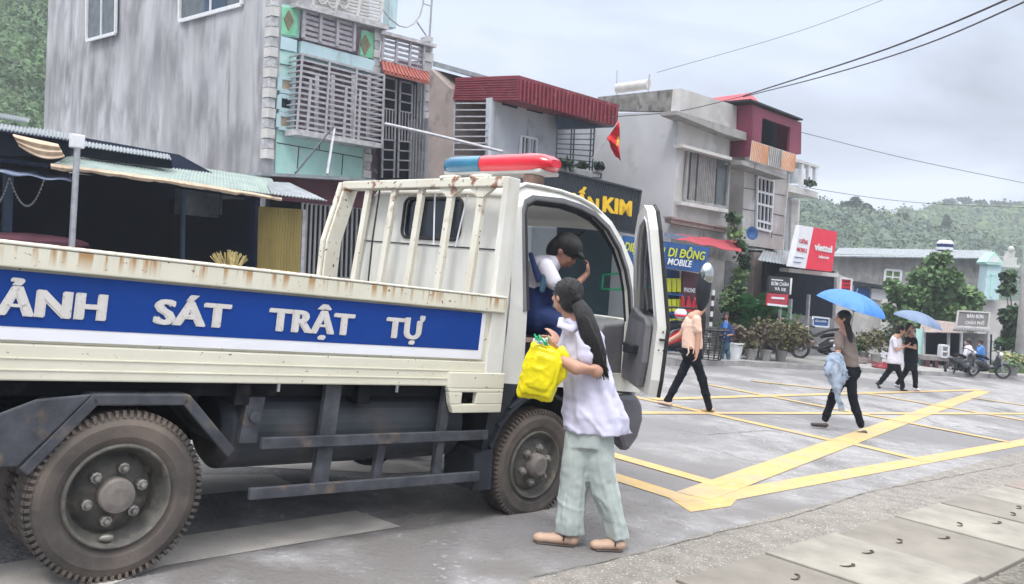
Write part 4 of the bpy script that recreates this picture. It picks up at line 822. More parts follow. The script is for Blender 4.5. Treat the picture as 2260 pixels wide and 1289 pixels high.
def cabside(w0, sg, closed=False):
    m = TB(); n = len(pairs); A, B, A2, B2 = [], [], [], []
    for o, i in pairs:
        A.append(V((o[0], w0+sg*tumble(o[1])+sg*(.05 if o[1] > 2.2 else 0), o[1]))); B.append(V((i[0], w0+sg*tumble(i[1])+sg*.004, i[1])))
        A2.append(A[-1]+V((0, sg*.06, 0))); B2.append(B[-1]+V((0, sg*.06, 0)))
    for k in range(n):
        j = (k+1) % n
        m.quad(A[k], A[j], B[j], B[k]); m.quad(B[k], B[j], B2[j], B2[k]); m.quad(A2[k], B2[k], B2[j], A2[j])
    o = m.build('cab_side', 'cabwhite', truck, smooth=False); return B
Bn = cabside(CW0, 1); cabside(CW1, -1)
m = TB(); m.tube([b+V((0, -.004, 0)) for b in Bn[1:]], .013, 6); m.build('door_seal', 'black', truck)
m = TB(); mid = V((3.1, CW0, 1.6))
def ofs(b, k): d = V((b.x-mid.x, 0, b.z-mid.z)).normalized(); return b+d*k
for i in range(1, 13):
    a, b = Bn[i], Bn[i+1]; m.hexa([ofs(a, .008)+V((0, -.007, 0)), ofs(b, .008)+V((0, -.007, 0)), ofs(b, .042)+V((0, -.007, 0)), ofs(a, .042)+V((0, -.007, 0))], [ofs(a, .008), ofs(b, .008), ofs(b, .042), ofs(a, .042)])
m.build('door_frame', 'trim', truck)
m = TB(); m.tube([b+V((.02, .05, -.01)) for b in Bn[1:14]], .022, 6); m.build('inner_pillar_trim', 'dkplastic', truck)
def rr2(w0, w1, h0, h1, r, n=5):
    out = []
    for cw, ch, a0 in ((w1-r, h1-r, 0), (w0+r, h1-r, 90), (w0+r, h0+r, 180), (w1-r, h0+r, 270)):
        for k in range(n+1): a = math.radians(a0+90*k/n); out.append((cw+math.cos(a)*r, ch+math.sin(a)*r))
    return out
def ringwall(m, s, outer, inner, th=.03):
    n = len(outer)
    for k in range(n):
        j = (k+1) % n
        m.quad((s, *outer[k]), (s, *outer[j]), (s, *inner[j]), (s, *inner[k])); m.quad((s, *inner[k]), (s, *inner[j]), (s+th, *inner[j]), (s+th, *inner[k])); m.quad((s+th, *outer[k]), (s+th, *inner[k]), (s+th, *inner[j]), (s+th, *outer[j]))
# rear wall with window
m = TB(); ou = []
for (w, h) in rr2(CW0, CW1, .95, 2.24, .10):
    if h > 1.45: w = w+tumble(h) if w < 1 else w-tumble(h)
    ou.append((w, h))
out2 = [(w if h < 2.0 else (w+.06 if w < 1 else w-.06), h) for w, h in ou]
inn_ = rr2(.68, 1.37, 1.885, 2.185, .06); ringwall(m, 2.435, out2, inn_); m.build('cab_rear_wall', 'cabwhite', truck, smooth=False)
m = TB(); m.prism([(2.455, w, h) for w, h in inn_], (.008, 0, 0)); m.build('rear_window', 'dkglass', truck)
m = TB(); ii = [V((2.43, w, h)) for w, h in inn_]; m.tube(ii+[ii[0]], .012, 6); m.build('window_seal', 'black', truck)
m = TB(); m.box(2.428, 2.436, .14, 1.86, 1.832, 1.84); m.build('panel_seam', 'dkplastic', truck)
m = TB(); m.box(2.427, 2.436, .2, 1.80, 2.205, 2.212); m.build('panel_seam', 'cream', truck)
# roof
m = TB(); P = []
prof = [(2.43, 2.20), (2.47, 2.26), (2.56, 2.305), (2.70, 2.313), (2.85, 2.315), (3.05, 2.30), (3.22, 2.265), (3.40, 2.18), (3.47, 2.12)]
prof = [sh_(q) for q in prof]
for s, h in prof:
    row = []
    for i in range(17):
        x = -1+2*i/16; w = 1.0+x*(.94-.02-tumble(h)-.045); row.append((s, w, h-.006+.022*(1-abs(x)**2.6)))
    P.append(row)
m.grid(P); m.build('roof', 'cabwhite', truck, smooth=True, solid=.03)
m = TB(); m.tube([(s-.0, CW0+.035+tumble(h), h+.004) for s, h in prof[1:]], .014, 6); m.build('drip_rail', 'cabwhite', truck)
# windscreen, front, dash
gl = [(3.46, 2.12), (3.56, 2.02), (3.69, 1.86), (3.79, 1.70), (3.87, 1.46)]
gl = [sh_(q) for q in gl]
m = TB(); m.grid([[(s+.05*(1-(2*i/8-1)**2), CW0+.12+tumble(h)+(CW1-CW0-.24-2*tumble(h))*i/8, h) for i in range(9)] for s, h in gl]); m.build('windscreen', 'glass', truck, smooth=True)
m = TB(); m.box(3.88, 3.96, CW0+.03, CW1-.03, .86, 1.46); m.build('front_panel', 'cabwhite', truck, bevel=.03)
m = TB(); m.box(3.84, 4.02, .30, CW1, .50, .80); m.prism([(3.40, .05, .88), (3.90, .05, .88), (3.98, .05, .80), (4.01, .05, .68), (3.97, .05, .54), (3.86, .05, .43), (3.79, .05, .46), (3.70, .05, .60), (3.62, .05, .70), (3.42, .05, .78)], (0, .10, 0)); m.build('bumper', 'gryplastic', truck, bevel=.045)
m = TB(); m.box(3.62, 3.80, .07, .35, .50, .62); m.build('step', 'black', truck)
m = TB(); m.prism([(3.42, .14, 1.05), (3.40, .14, 1.28), (3.50, .14, 1.40), (3.86, .14, 1.44), (3.88, .14, .95), (3.55, .14, .95)], (0, 1.72, 0)); m.build('dashboard', 'trim', truck, bevel=.02)
m = TB(); m.box(3.395, 3.41, .30, .55, 1.20, 1.28); m.build('glove_recess', 'dkplastic', truck); m = TB(); m.box(3.43, 3.455, .62, .70, 1.24, 1.36); m.build('air_vent', 'black', truck)
m = TB(); m.box(2.46, 3.85, .12, 1.9, .92, .98); m.build('cab_floor', 'black', truck)
m = TB(); m.box(2.50, 3.02, .12, .70, .98, 1.24); m.box(2.50, 3.02, .95, 1.85, .98, 1.24); m.build('seat_base', 'seat', truck, bevel=.02)
m = TB(); m.box(2.52, 3.00, .09, .13, 1.235, 1.265); m.build('seat_riser_edge', 'rustedge', truck)
m = TB(); m.box(2.48, 2.60, .16, 1.86, 1.24, 1.62); m.build('seat_back', 'seat', truck, bevel=.03)
m = TB(); c = V((3.22, 1.45, 1.42)); ax = V((-.55, 0, .83)).normalized(); e1 = V((0, 1, 0)); e2 = ax.cross(e1); m.tube([c+e1*math.cos(t)*.20+e2*math.sin(t)*.20 for t in [i*math.pi/12 for i in range(25)]], .014, 6); m.tube([c, c-ax*.3], .025, 6); m.tube([c-e1*.2, c+e1*.2], .012, 5); m.build('steering_wheel', 'black', truck)
m = TB(); pa = [(3.20, 1.86, 1.46), (2.70, 1.86, 1.46), (2.66, 1.86-tumble(2.1)+.0, 2.12), (3.22, 1.86-tumble(2.1), 2.12), (3.55, 1.84, 1.75), (3.62, 1.86, 1.46)]; m.add(pa, [(0, 1, 2, 3, 4, 5)]); m.build('far_window', 'glass', truck)
m = TB(); m.box(2.62, 3.72, 1.84, 1.88, 1.0, 1.46); m.build('far_door', 'trim', truck)
p = [ts(x, y, 3.70) for x, y in ((1331, 606), (1374, 603), (1371, 640), (1328, 637))]; m = TB()
for i in range(4): m.beam(p[i], p[(i+1) % 4], .014, .006, (1, 0, 0))
m.build('inspection_sticker', 'greenlabel', truck); m = TB(); p = [ts(x, y, 3.72) for x, y in ((1210, 470), (1230, 471), (1229, 490), (1209, 489))]; m.prism(p, (.004, 0, 0)); m.build('sticker', 'limeletter', truck)
m = TB(); m.tube([(3.5, .45, 2.10), (3.44, .5, 2.03)], .012, 5); m.obox((3.43, .42, 1.96), (.01, 0, 0), (0, .22, 0), (0, 0, .07)); m.build('rear_view_mirror', 'black', truck)
# ---- open door: closed outline turned about its hinge
th_ = math.radians(47); hs, hw = 3.80, .05
dd = V((-math.cos(th_), -math.sin(th_), 0)); dn = V((math.sin(th_), -math.cos(th_), 0))     # away from hinge, outward face
def dp(d, h, t=0):      # d from hinge, h height, t outward thickness; upper part leans in like the cab side
    return V((hs, hw, h))+dd*d+dn*(t-(0 if h < 1.45 else .17*(h-1.45)/.85))
dout = [(0, .99), (.98, .99), (1.02, 1.10), (1.04, 1.45), (1.03, 2.08), (.99, 2.20), (.90, 2.245), (.62, 2.20), (.44, 2.10), (.28, 1.93), (.15, 1.70), (.06, 1.46), (0, 1.30)]
din = [(.10, 1.50), (.93, 1.50), (.955, 1.52), (.96, 1.7), (.95, 2.06), (.93, 2.13), (.87, 2.165), (.64, 2.13), (.49, 2.04), (.35, 1.88), (.24, 1.70), (.15, 1.55), (.11, 1.51)]
door = TB(); NN = len(dout)
for i in range(NN):
    j = (i+1) % NN; a, b, c, d_ = dout[i], dout[j], din[j], din[i]
    if i in (0, ): pass
    door.quad(dp(*a, .02), dp(*b, .02), dp(*b, -.05), dp(*a, -.05))
ring = list(range(3, 12))
def dface(m, t):
    for i in range(3, 11): m.quad(dp(*dout[i], t), dp(*dout[i+1], t), dp(*din[i+1], t), dp(*din[i], t))
    m.add([dp(*q, t) for q in (dout[0], dout[1], dout[2], dout[3], din[3], din[2], din[1], din[0], din[12], din[11], dout[11], dout[12])], [(0, 1, 2, 3, 4, 5, 6, 7, 8, 9, 10, 11)])
dface(door, .02); dface(door, -.05)
for i in range(NN): j = (i+1) % NN; door.quad(dp(*din[i], .02), dp(*din[j], .02), dp(*din[j], -.05), dp(*din[i], -.05))
dr = door.build('door', 'cabwhite', truck)
m = TB(); m.add([dp(*q, -.015) for q in din], [tuple(range(NN))]); m.build('window', 'dkglass', dr)
m = TB(); tr_ = [(.03, 1.02), (.80, 1.02), (.88, 1.20), (.90, 1.46), (.82, 1.50), (.60, 1.52), (.34, 1.56), (.16, 1.50), (.03, 1.30)]; m.prism([dp(*q, -.055) for q in tr_], -dn*.045); m.build('inner_trim', 'trim', dr, bevel=.012)
m = TB(); m.prism([dp(*q, -.018) for q in ((.955, 1.52), (.95, 1.95), (.80, 1.52))], -dn*.012); m.build('quarter_panel', 'trim', dr)
m = TB(); m.prism([dp(*q, -.10) for q in ((.30, 1.22), (.70, 1.24), (.72, 1.30), (.30, 1.30))], -dn*.05); m.build('armrest', 'dkplastic', dr, bevel=.01)
m = TB(); m.tube([dp(d, h, .022) for d, h in dout[1:11]], .014, 6); m.build('weather_seal', 'black', dr)
m = TB(); m.tube([dp(d+.004, h, -.045) for d, h in din[1:11]], .010, 6); m.build('window_seal', 'stripe', dr)
m = TB(); p = dp(1.045, 1.36, -.03); m.obox(p, dd*.01, dn*.055, V((0, 0, .016))); m.ell(dp(1.045, 1.42, -.01), .006); m.ell(dp(1.045, 1.30, -.025), .006); m.ell(dp(1.045, 1.30, .005), .006); m.build('latch', 'black', dr)
# wing mirror on its arm
c = tp(1553, 634, -.22); m = TB(); m.ell(c, .068, .055, .19, nu=16, nv=12); mo = m.build('wing_mirror', 'dkplastic', truck, smooth=True)
m = TB(); m.ell(c+V((.0, -.014, .10)), .062, .052, .095, nu=16, nv=10); m.build('chrome_cap', 'chrome', mo, smooth=True)
m = TB(); p0 = dp(.12, 1.56, .03); q0 = tp(1545, 682, -.22); m.tube([p0, p0.lerp(q0, .5)+V((0, 0, .01)), q0, c-V((0, 0, .17))], .010, 6); m.build('arm', 'black', mo)
# roof beacon bar
def lens(m, w0, w1, taper0, taper1, s0=2.66, s1=2.94, h0=2.42, h1=2.565):
    P = []; n = 10
    for i in range(n+1):
        w = w0+(w1-w0)*i/n; e = min((i/n)/.3, 1) if taper0 else 1; e2 = min((1-i/n)/.3, 1) if taper1 else 1; k = math.sqrt(max(.0, 1-(1-e)**2))*math.sqrt(max(.0, 1-(1-e2)**2)); k = .38+.62*k
        row = []
        for j in range(14):
            a = 2*math.pi*j/14; sn, cs_ = math.sin(a), math.cos(a)
            row.append(((s0+s1)/2+(s1-s0)/2*k*(abs(cs_)**.7)*(1 if cs_ > 0 else -1), w, (h0+h1)/2+(h1-h0)/2*k*(abs(sn)**.8)*(1 if sn > 0 else -1)))
        P.append(row+[row[0]])
    m.grid(P); m.add(P[0][:-1], [tuple(range(14))]); m.add(P[-1][:-1], [tuple(range(14))[::-1]])
m = TB(); lens(m, .845, 1.32, False, True); m.build('blue_beacon', 'blue_lens', truck, smooth=True)
m = TB(); lens(m, .165, .835, True, False); m.build('red_beacon', 'red_lens', truck, smooth=True)
m = TB(); m.box(2.70, 2.90, .22, 1.28, 2.415, 2.445); m.build('beacon_base', 'offwhite', truck, bevel=.01)
for w in (.32, 1.2): m = TB(); m.box(2.74, 2.86, w, w+.10, 2.33, 2.415); m.build('beacon_foot', 'rustedge', truck, bevel=.01)
# ============================================================ market sheds on the left
FK = Face(D(170, 300, 13), vs); SK = Face(FK.p0, us)
def quad3(mb, pts, th=.04):
    """slab from 4 (x,y,back) image points, back = metres behind the market front plane"""
    mb.prism([FK.at(x, y, -b) for x, y, b in pts], V((0, 0, -th)))
def corr(mb, A, B, C_, D_, n, amp=.02, th=.01):
    """corrugated sheet between edge A-B (top) and D_-C_ (bottom)"""
    P = []
    for i in range(n*4+1):
        t = i/(n*4); nn = amp*math.sin(i*math.pi/2); P.append([A.lerp(B, t)+Z*nn, D_.lerp(C_, t)+Z*nn])
    mb.grid(P)
shed = empty('market_shed', onrd(FK.p0+vs*2), 'dark open market shed with a pale green tin awning and torn cream lining', 'market shed')
m = MB(); A, B = FK.at(180, 330, -2.6), FK.at(600, 395, -2.6); C_, D_ = FK.at(622, 432, 0), FK.at(118, 362, 0); corr(m, A, B, C_, D_, 60, .006); m.build('awning', 'greenroof', shed, solid=.01)
m = MB(); P = []
for i in range(41):
    t = i/40; x, y = 112+510*t, 361+76*t-5*math.sin(t*3.1); w_ = 11+4*noise.noise(V((t*9, 0, 0)))-(4 if t > .8 else 0); P.append([FK.at(x, y, .03), FK.at(x, y+w_*.5, .06), FK.at(x, y+w_+2.5*noise.noise(V((t*30, 2, 0))), .02)])
m.grid(P); m.build('torn_lining', 'creamlath', shed, solid=.01)
m = MB(); m.prism([FK.at(100, 375, -3.4), FK.at(575, 432, -3.4), FK.at(560, 820, -3.4), FK.at(80, 820, -3.4)], vs*.1); m.build('back_wall', 'shedshade', shed)
m = MB(); a, b = FK.at(565, 440, 0), FK.at(556, 820, 0); m.prism([a, b, b+vs*3.4, a+vs*3.4], us*.05); m.build('end_wall', 'shedshade', shed); m = MB(); a, b = FK.at(-260, 300, 0), FK.at(-260, 820, 0); m.prism([a, b, b+vs*3.4, a+vs*3.4], us*.05); m.build('end_wall', 'shedshade', shed)
m = MB(); m.prism([FK.at(-260, 330, -3.4), FK.at(100, 375, -3.4), FK.at(90, 820, -3.4), FK.at(-270, 820, -3.4)], vs*.1); m.build('back_wall', 'shedshade', shed)
m = MB(); a = [onrd(FK.at(x, 700, -b_), .03) for x, b_ in ((-250, .1), (560, .1))]; m.add([a[0], a[1], a[1]+vs*3.3, a[0]+vs*3.3], [(0, 1, 2, 3)]); m.build('shed_floor', 'shedshade', shed)
m = MB(); a, b = FK.at(-260, 318, -.15), FK.at(575, 443, -.15); m.prism([a, b, b+vs*3.3+Z*.9, a+vs*3.3+Z*.9], Z*.03); m.build('roof_liner', 'shedshade', shed)
m = MB()
for x0, x1 in ((408, 486), (489, 541)): FK.poly(m, [(x0, 412), (x1, 420), (x1-2, 482), (x0-2, 474)], -1.2, .4)
m.build('hanging_cupboard', 'window', shed, bevel=.01)
m = MB(); 
for x in (405, ): FK.bar(m, (x, 410), (x-4, 700), .06, -1.0, .06)
m.build('shed_post', 'bluesoffit', shed); m = MB(); FK.bar(m, (20, 350), (8, 700), .12, -.8, .1); m.build('shed_post', 'bluesoffit', shed)
sh2 = empty('corrugated_shed_roof', onrd(FK.at(60, 300, -1)), 'rusty grey corrugated roof sheets above the blue tarpaulin at far left', 'roof')
for A, B, C_, D_ in (((-60, 240, 2.2), (66, 262, 2.2), (60, 270, 1.7), (-60, 250, 1.7)), ((-60, 262, 2.0), (160, 296, 2.0), (158, 309, .2), (-60, 276, .2)), ((180, 312, 1.8), (374, 342, 1.8), (378, 352, 1.0), (182, 322, 1.0))):
    m = MB(); corr(m, *[FK.at(x, y, -b) for x, y, b in (A, B, C_, D_)], 26, .014); m.build('corrugated_sheet', 'tinroof', sh2, solid=.012)
m = MB(); a, b = FK.at(-200, 262, -.3), FK.at(158, 312, -.3); m.prism([a, b, FK.at(158, 345, -.3), FK.at(-200, 345, -.3)], vs*.1); a, b = FK.at(180, 322, -1.1), FK.at(380, 353, -1.1); m.prism([a, b, FK.at(380, 372, -1.1), FK.at(180, 345, -1.1)], vs*.1); m.build('gable_board', 'darkroom', sh2)
m = MB(); P = []
for i in range(17):
    t = i/16; P.append([FK.at(28+100*t+3*j, 297+22*t+j*(5+3*math.sin(t*3)), -.05+.05*(j % 2)) for j in range(6)])
m.grid(P); o = m.build('rolled_awning', 'creamlath', solid=.02); tag(o, 'bundled cream and rust striped awning tucked under the corrugated roof', 'awning')
m = MB(); P = []
for i in range(25):
    t = i/24; top = (-80+225*t, 336+38*t); bot = (-80+245*t, 372+30*t)
    P.append([FK.at(top[0]+(bot[0]-top[0])*s, top[1]+(bot[1]-top[1])*s+(2.5*math.sin(t*22+s*4)), -1.1*(1-s)+.10*math.sin(s*9+t*14)) for s in [k/8 for k in range(9)]])
m.grid(P); o = m.build('tarpaulin', 'bluetarp', smooth=True, solid=.01); tag(o, 'wrinkled blue grey tarpaulin slung low at the far left stall', 'tarpaulin')
pb = empty('awning_post', onrd(FK.at(165, 600, .1)), 'thin grey post with a white box on top in front of the dark shed', 'post')
a = FK.at(171, 318, .12); m = MB(); m.tube([FK.at(171, 318, .12), onrd(FK.at(158, 540, .12))], .045, 10); m.build('pole', 'steel', pb); m = MB(); m.obox(a-us*.10-vs*.05-Z*.06, us*.19, vs*.12, Z*.20); m.build('box', 'white', pb, bevel=.015)
m = MB()
for (x0, y0), (x1, y1), sag in (((-45, 400), (20, 393), 55), ((22, 393), (97, 397), 58)):
    pts = []
    for i in range(23):
        t = i/22; pts.append(FK.at(x0+(x1-x0)*t, y0+(y1-y0)*t+sag*4*t*(1-t), -.5))
    m.tube(pts, .006, 4); [m.ell(q+V((0, 0, -.01)), .017, nu=6, nv=4) for q in pts]
o = m.build('string_lights', 'steel'); tag(o, 'drooping string of small unlit bulbs inside the dark left stall', 'string lights')
m = MB(); A, B = D(566, 456, 15.6), D(664, 460, 15.6); m2 = Face(A, vs); q4 = [m2.at(566, 455), m2.at(666, 462), m2.at(659, 640), m2.at(556, 640)]; P = []
for i in range(65): t = i/64; off = vs*(.022*math.sin(i*math.pi/2)); P.append([q4[0].lerp(q4[1], t)+off, q4[3].lerp(q4[2], t)+off])
m.grid(P); yt = empty('yellow_partition', onrd(q4[3]), 'dull yellow corrugated metal partition at the right end of the market shed', 'partition'); m.build('sheet', 'yellowtin', yt, solid=.01)
m = MB(); m.beam(q4[1]+us*.04, q4[2]+us*.04, .07, .07, vs); m.beam(q4[0]-us*.03, q4[3]-us*.03, .05, .06, vs); m.build('edge_post', 'bar', yt)
m = MB(); A, B, C_, D_ = m2.at(590, 402, -.9), m2.at(640, 405, -.9), m2.at(722, 443, .2), m2.at(600, 428, .5); corr(m, A, B, C_, D_, 16, .014); o = m.build('rusty_sheet', 'tinroof', solid=.012); tag(o, 'curled grey corrugated sheet hanging past the end of the green awning', 'roof sheet')
m = MB(); rg = random.Random(9); c = FK.at(505, 582, -.15)
for i in range(70):
    a = rg.uniform(-1, 1); m.beam(c+us*a*.10-Z*.15+vs*rg.uniform(-.1, .1), c+us*(a*.36)+Z*(.24-.12*abs(a)+rg.uniform(-.04, .03)), .012, .012, vs)
o = m.build('straw_brooms', 'straw'); tag(o, 'bundle of yellow straw brooms leaning at the shed front above the truck side', 'brooms')
m = MB(); c = FK.at(60, 532, -.5); m.ell(c, .9, .4, .12, ax=(us, vs, Z)); o = m.build('goods_heap', 'maroonwall'); tag(o, 'low maroon heap of covered goods in the far left stall', 'goods')
# parked grey motorbike pieces behind the grille are built with the bikes below
# ============================================================ phone shop, signs, right hand shops
FP = Face(FG.p0-vs*.45, vs)
ps = empty('phone_shop', onrd(FP.at(1500, 790)), 'small phone shop with blue shelves of yellow packets under the red awning', 'shop')
m = MB(); FP.poly(m, [(1455, 590), (1500, 598), (1496, 800), (1450, 800)], -.25, .05); m.build('shelf_back', 'bluesign', ps)
for i, y in enumerate((612, 655, 700)):
    m = MB(); FP.poly(m, [(1458, y+32), (1508, y+38), (1508, y+42), (1458, y+36)], .05, .3); m.build('shelf', 'bluesign', ps)
    for k in range(4): m = MB(); x = 1462+k*11; FP.poly(m, [(x, y+2+(i*3) % 5), (x+8, y+3+(i*3) % 5), (x+8, y+33), (x, y+32)], .0, .1); m.build('packet', 'limeletter', ps)
m = MB(); FP.poly(m, [(1508, 598), (1553, 606), (1550, 688), (1505, 682)], .02, .06); m.build('banner', 'maroonwall', ps); m = MB(); FP.text(m, 'PHONE', (1509, 644), (1534, 646), 10, .04, bold=.02); m.build('lettering', 'whiteletter', ps)
m = MB()
rg = random.Random(4)
for i in range(16): x = 1506+i*2.7; FP.bar(m, (x, 688), (x+rg.uniform(-3, 3), 652+rg.uniform(0, 14)), .05, .06, .02)
m.build('hanging_goods', 'redtext', ps)
m = MB(); FP.poly(m, [(1538, 690), (1556, 694), (1552, 790), (1532, 790)], .02, .05); m.build('poster_strip', 'maroonwall', ps); m = MB()
for i in range(5): FP.poly(m, [(1539, 696+i*17), (1552, 699+i*17), (1550, 708+i*17), (1537, 706+i*17)], .03, .01)
m.build('poster_lettering', 'signwhite', ps)
pt = empty('striped_post', onrd(FP.at(1564, 700, .3)), 'slim black and white banded post beside the phone shop', 'post'); m = MB(); a, b = FP.at(1575, 640, .3), onrd(FP.at(1562, 790, .3), PZ)
for i in range(12): m.mi = i % 2; m.tube([a.lerp(b, i/12), a.lerp(b, (i+1)/12)], .045, 8)
m.build('pole', ['white', 'blacksign'], pt)
bs = empty('blue_shop_sign', FP.at(1510, 560), 'blue shop sign with lime and white letters reading DI ĐỘNG MOBILE', 'sign')
m = MB(); FP.poly(m, [(1380, 520), (1568, 547), (1554, 602), (1370, 580)], .35, .08); m.build('board', 'bluesign', bs)
m = MB(); FP.text(m, 'DIỆN THOẠI', (1376, 553), (1466, 564), 20, .37, bold=.02, shear=.25, depth=.02); m.build('lettering', 'limeletter', bs); m = MB(); FP.text(m, 'DI DỘNG', (1472, 565), (1555, 574), 20, .37, bold=.02, shear=.25, depth=.02); FP.bar(m, (1504, 558), (1513, 559), .03, .40, .01); m.build('lettering', 'limeletter', bs); m = MB(); FP.text(m, 'MOBILE', (1471, 583), (1526, 590), 15, .37, bold=.015, shear=.25, depth=.02); m.build('lettering', 'whiteletter', bs)
aw = empty('red_awning', FG.at(1560, 535, .6), 'faded red and blue cloth awning over the blue phone shop sign', 'awning')
m = MB(); P = []
for i in range(25):
    t = i/24; P.append([FG.at(1468+168*t, 514+20*t+9*s*(1+t*1.6)+1.5*math.sin(t*20+s*5), .3+.5*s) for s in [k/4 for k in range(5)]])
m.grid(P); m.build('cloth', 'awnred', aw, solid=.01); m = MB(); FG.poly(m, [(1467, 513), (1525, 522), (1490, 528), (1466, 524)], .85, .01); m.build('valance', 'bluetarp', aw)
# corrugated canopy and dark workshop with the big red and white sign
FV = Face(D(1770, 600, 26.5), vs); ws = empty('workshop', onrd(FV.at(1760, 760)), 'dark open fronted workshop with grey metal shutters under the red and white sign', 'shop')
m = MB(); FV.poly(m, [(1690, 575), (1850, 600), (1840, 735), (1680, 730)], -.5, .1); m.build('dark_front', 'darkroom', ws)
m = MB(); FV.poly(m, [(1735, 692), (1852, 704), (1846, 800), (1728, 795)], -.3, .1); m.build('shutter', 'shutter', ws)
m = MB(); A, B, C_, D_ = FV.at(1690, 545, -1.5), FV.at(1770, 560, -1.5), FV.at(1785, 592, .3), FV.at(1672, 574, .3); corr(m, A, B, C_, D_, 16, .014); m.build('canopy', 'tinroof', ws, solid=.01)
m = MB(); FV.poly(m, [(1742, 592), (1852, 604), (1850, 612), (1741, 600)], .2, .3); m.build('canopy_beam', 'offwhite', ws)
for x, y0 in ((1846, 600), (1785, 650), (1745, 660)):
    m = MB(); FV.bar(m, (x, y0), (x-9, 790), .09, .0, .09); m.build('post', 'bar', ws)
vg = empty('big_shop_sign', FV.at(1790, 560), 'large tilted white and red sign reading CƯỜNG MOBILE and viettel', 'sign')
m = MB(); FV.poly(m, [(1767, 497), (1796, 502), (1778, 593), (1746, 588)], .5, .15); m.build('white_face', 'signwhite', vg)
m = MB(); FV.poly(m, [(1796, 502), (1848, 512), (1836, 600), (1778, 593)], .505, .15); m.build('red_face', 'signred', vg)
m = MB(); FV.text(m, 'CƯỜNG', (1763, 536), (1783, 539), 9, .51, bold=.03); FV.text(m, 'MOBILE', (1759, 554), (1781, 558), 9, .51, bold=.03); m.build('lettering', 'redtext', vg)
m = MB(); FV.text(m, 'viettel', (1797, 551), (1836, 558), 16, .52, bold=.05); FV.text(m, 'telecom', (1806, 569), (1829, 572), 7, .52, bold=.03); m.build('lettering', 'whiteletter', vg)
m = MB(); FV.bar(m, (1754, 567), (1774, 570), .02, .51, .01); FV.bar(m, (1752, 578), (1768, 580), .02, .51, .01); m.build('blue_rule', 'bluesign', vg)
st_ = empty('standing_sign', onrd(G(1718, 806), PZ), 'black sign above a red sign on one pole behind the roadside shrubs', 'sign')
FQ = Face(D(1720, 650, 23.2), vs)
m = MB(); FQ.poly(m, [(1699, 609), (1746, 612), (1743, 650), (1696, 644)], 0, .06); m.build('black_board', 'blacksign', st_); m = MB(); FQ.poly(m, [(1697, 647), (1741, 650), (1737, 678), (1694, 674)], 0, .06); m.build('red_board', 'redsign2', st_)
m = MB(); FQ.text(m, 'BƠM CHÂN', (1702, 629), (1740, 632), 8, .01, bold=.02); FQ.text(m, 'VÁ XE', (1709, 640), (1734, 643), 7, .01, bold=.02); FQ.bar(m, (1703, 617), (1728, 619), .03, .01, .01); FQ.poly(m, [(1694, 669), (1738, 674), (1737, 678), (1694, 674)], .006, .01); FQ.bar(m, (1703, 657), (1731, 659), .05, .01, .01); m.build('lettering', 'whiteletter', st_)
m = MB(); FQ.bar(m, (1722, 676), (1715, 790), .09, -.05, .06); m.build('pole', 'steel', st_)
m = MB(); FQ.poly(m, [(1745, 614), (1749, 614), (1746, 650), (1743, 650)], .01, .1); m.build('light_box_edge', 'white', st_)
def smallsign(name, face, q4, mt, border, label, tx=None):
    r = empty(name, face.at(*q4[3]), label, 'sign'); m = MB(); face.poly(m, q4, 0, .05); m.build('board', mt, r)
    if border: m = MB(); [face.bar(m, q4[i], q4[(i+1) % 4], .05, .01, .05) for i in range(4)]; m.build('frame', border, r)
    if tx:
        m = MB(); [face.text(m, s, p, q, c, .012, bold=.02) for s, p, q, c in tx]; m.build('lettering', 'whiteletter', r)
    return r
FX = Face(FV.p0-vs*.1, vs)
smallsign('blue_plate_sign', FX, [(1794, 699), (1829, 703), (1828, 722), (1793, 719)], 'bluesign', 'signwhite', 'small blue plate sign with a white border on the workshop shutter', [('SỬA CHỮA', (1799, 710), (1824, 712), 4)])
FY = Face(D(1866, 630, 27.6), V((.25, 1, 0)))
r = smallsign('red_lantern_sign', FY, [(1856, 614), (1880, 616), (1878, 645), (1854, 643)], 'signred', 'white', 'small bright red square sign hanging between workshop and long warehouse')
m = MB()
for y in (621, 629, 637): FY.bar(m, (1860, y), (1875, y+1), .05, .01, .01)
m.build('lettering', 'maroonwall', r)
# ============================================================ long warehouse and things by it
FL = Face(D(2000, 600, 40), V((.10, 1, 0))); lw = empty('long_warehouse', onrd(FL.p0), 'long low grey walled building with a pale tin roof behind the big green tree', 'building')
m = MB(); FL.poly(m, [(1836, 560), (2182, 568), (2175, 850), (1825, 850)], 0, 6); m.build('wall', 'concrete', lw)
m = MB(); A, B, C_, D_ = FL.at(1852, 548, -2.5), FL.at(2190, 554, -2.5), FL.at(2186, 571, .5), FL.at(1836, 566, .5); corr(m, A, B, C_, D_, 60, .012); m.build('roof', 'tinroof', lw, solid=.05)
w = frame_window(FL, lw, [(1954, 595), (1989, 598), (1986, 628), (1951, 625)], .06, .10, 'white', 'leaf2', 1, 1)
m = MB(); FL.poly(m, [(1838, 600), (1935, 640), (1980, 644), (1980, 850), (1830, 850)], 2.5, 2); m.build('annexe', 'render', lw); m = MB(); FL.poly(m, [(1885, 620), (1978, 634), (1978, 642), (1884, 628)], 2.9, 2.5); m.build('annexe_roof', 'dkplastic', lw)
m = MB(); FL.poly(m, [(1886, 632), (1920, 638), (1919, 662), (1885, 658)], 2.6, .1); m.build('annexe_window', 'bluesign', lw); m = MB(); FL.poly(m, [(1924, 636), (1956, 640), (1955, 664), (1923, 660)], 2.6, .1); m.build('annexe_board', 'signwhite', lw)
m = MB(); FL.bar(m, (1951, 660), (1948, 740), .22, 2.8, .2); m.build('annexe_pillar', 'offwhite', lw)
tk = empty('roof_tank', FL.at(2085, 552, -2), 'round white and violet striped water tank on the warehouse roof', 'water tank'); c = FL.at(2085, 553, -2); m = MB(); s_ = 42/FPX
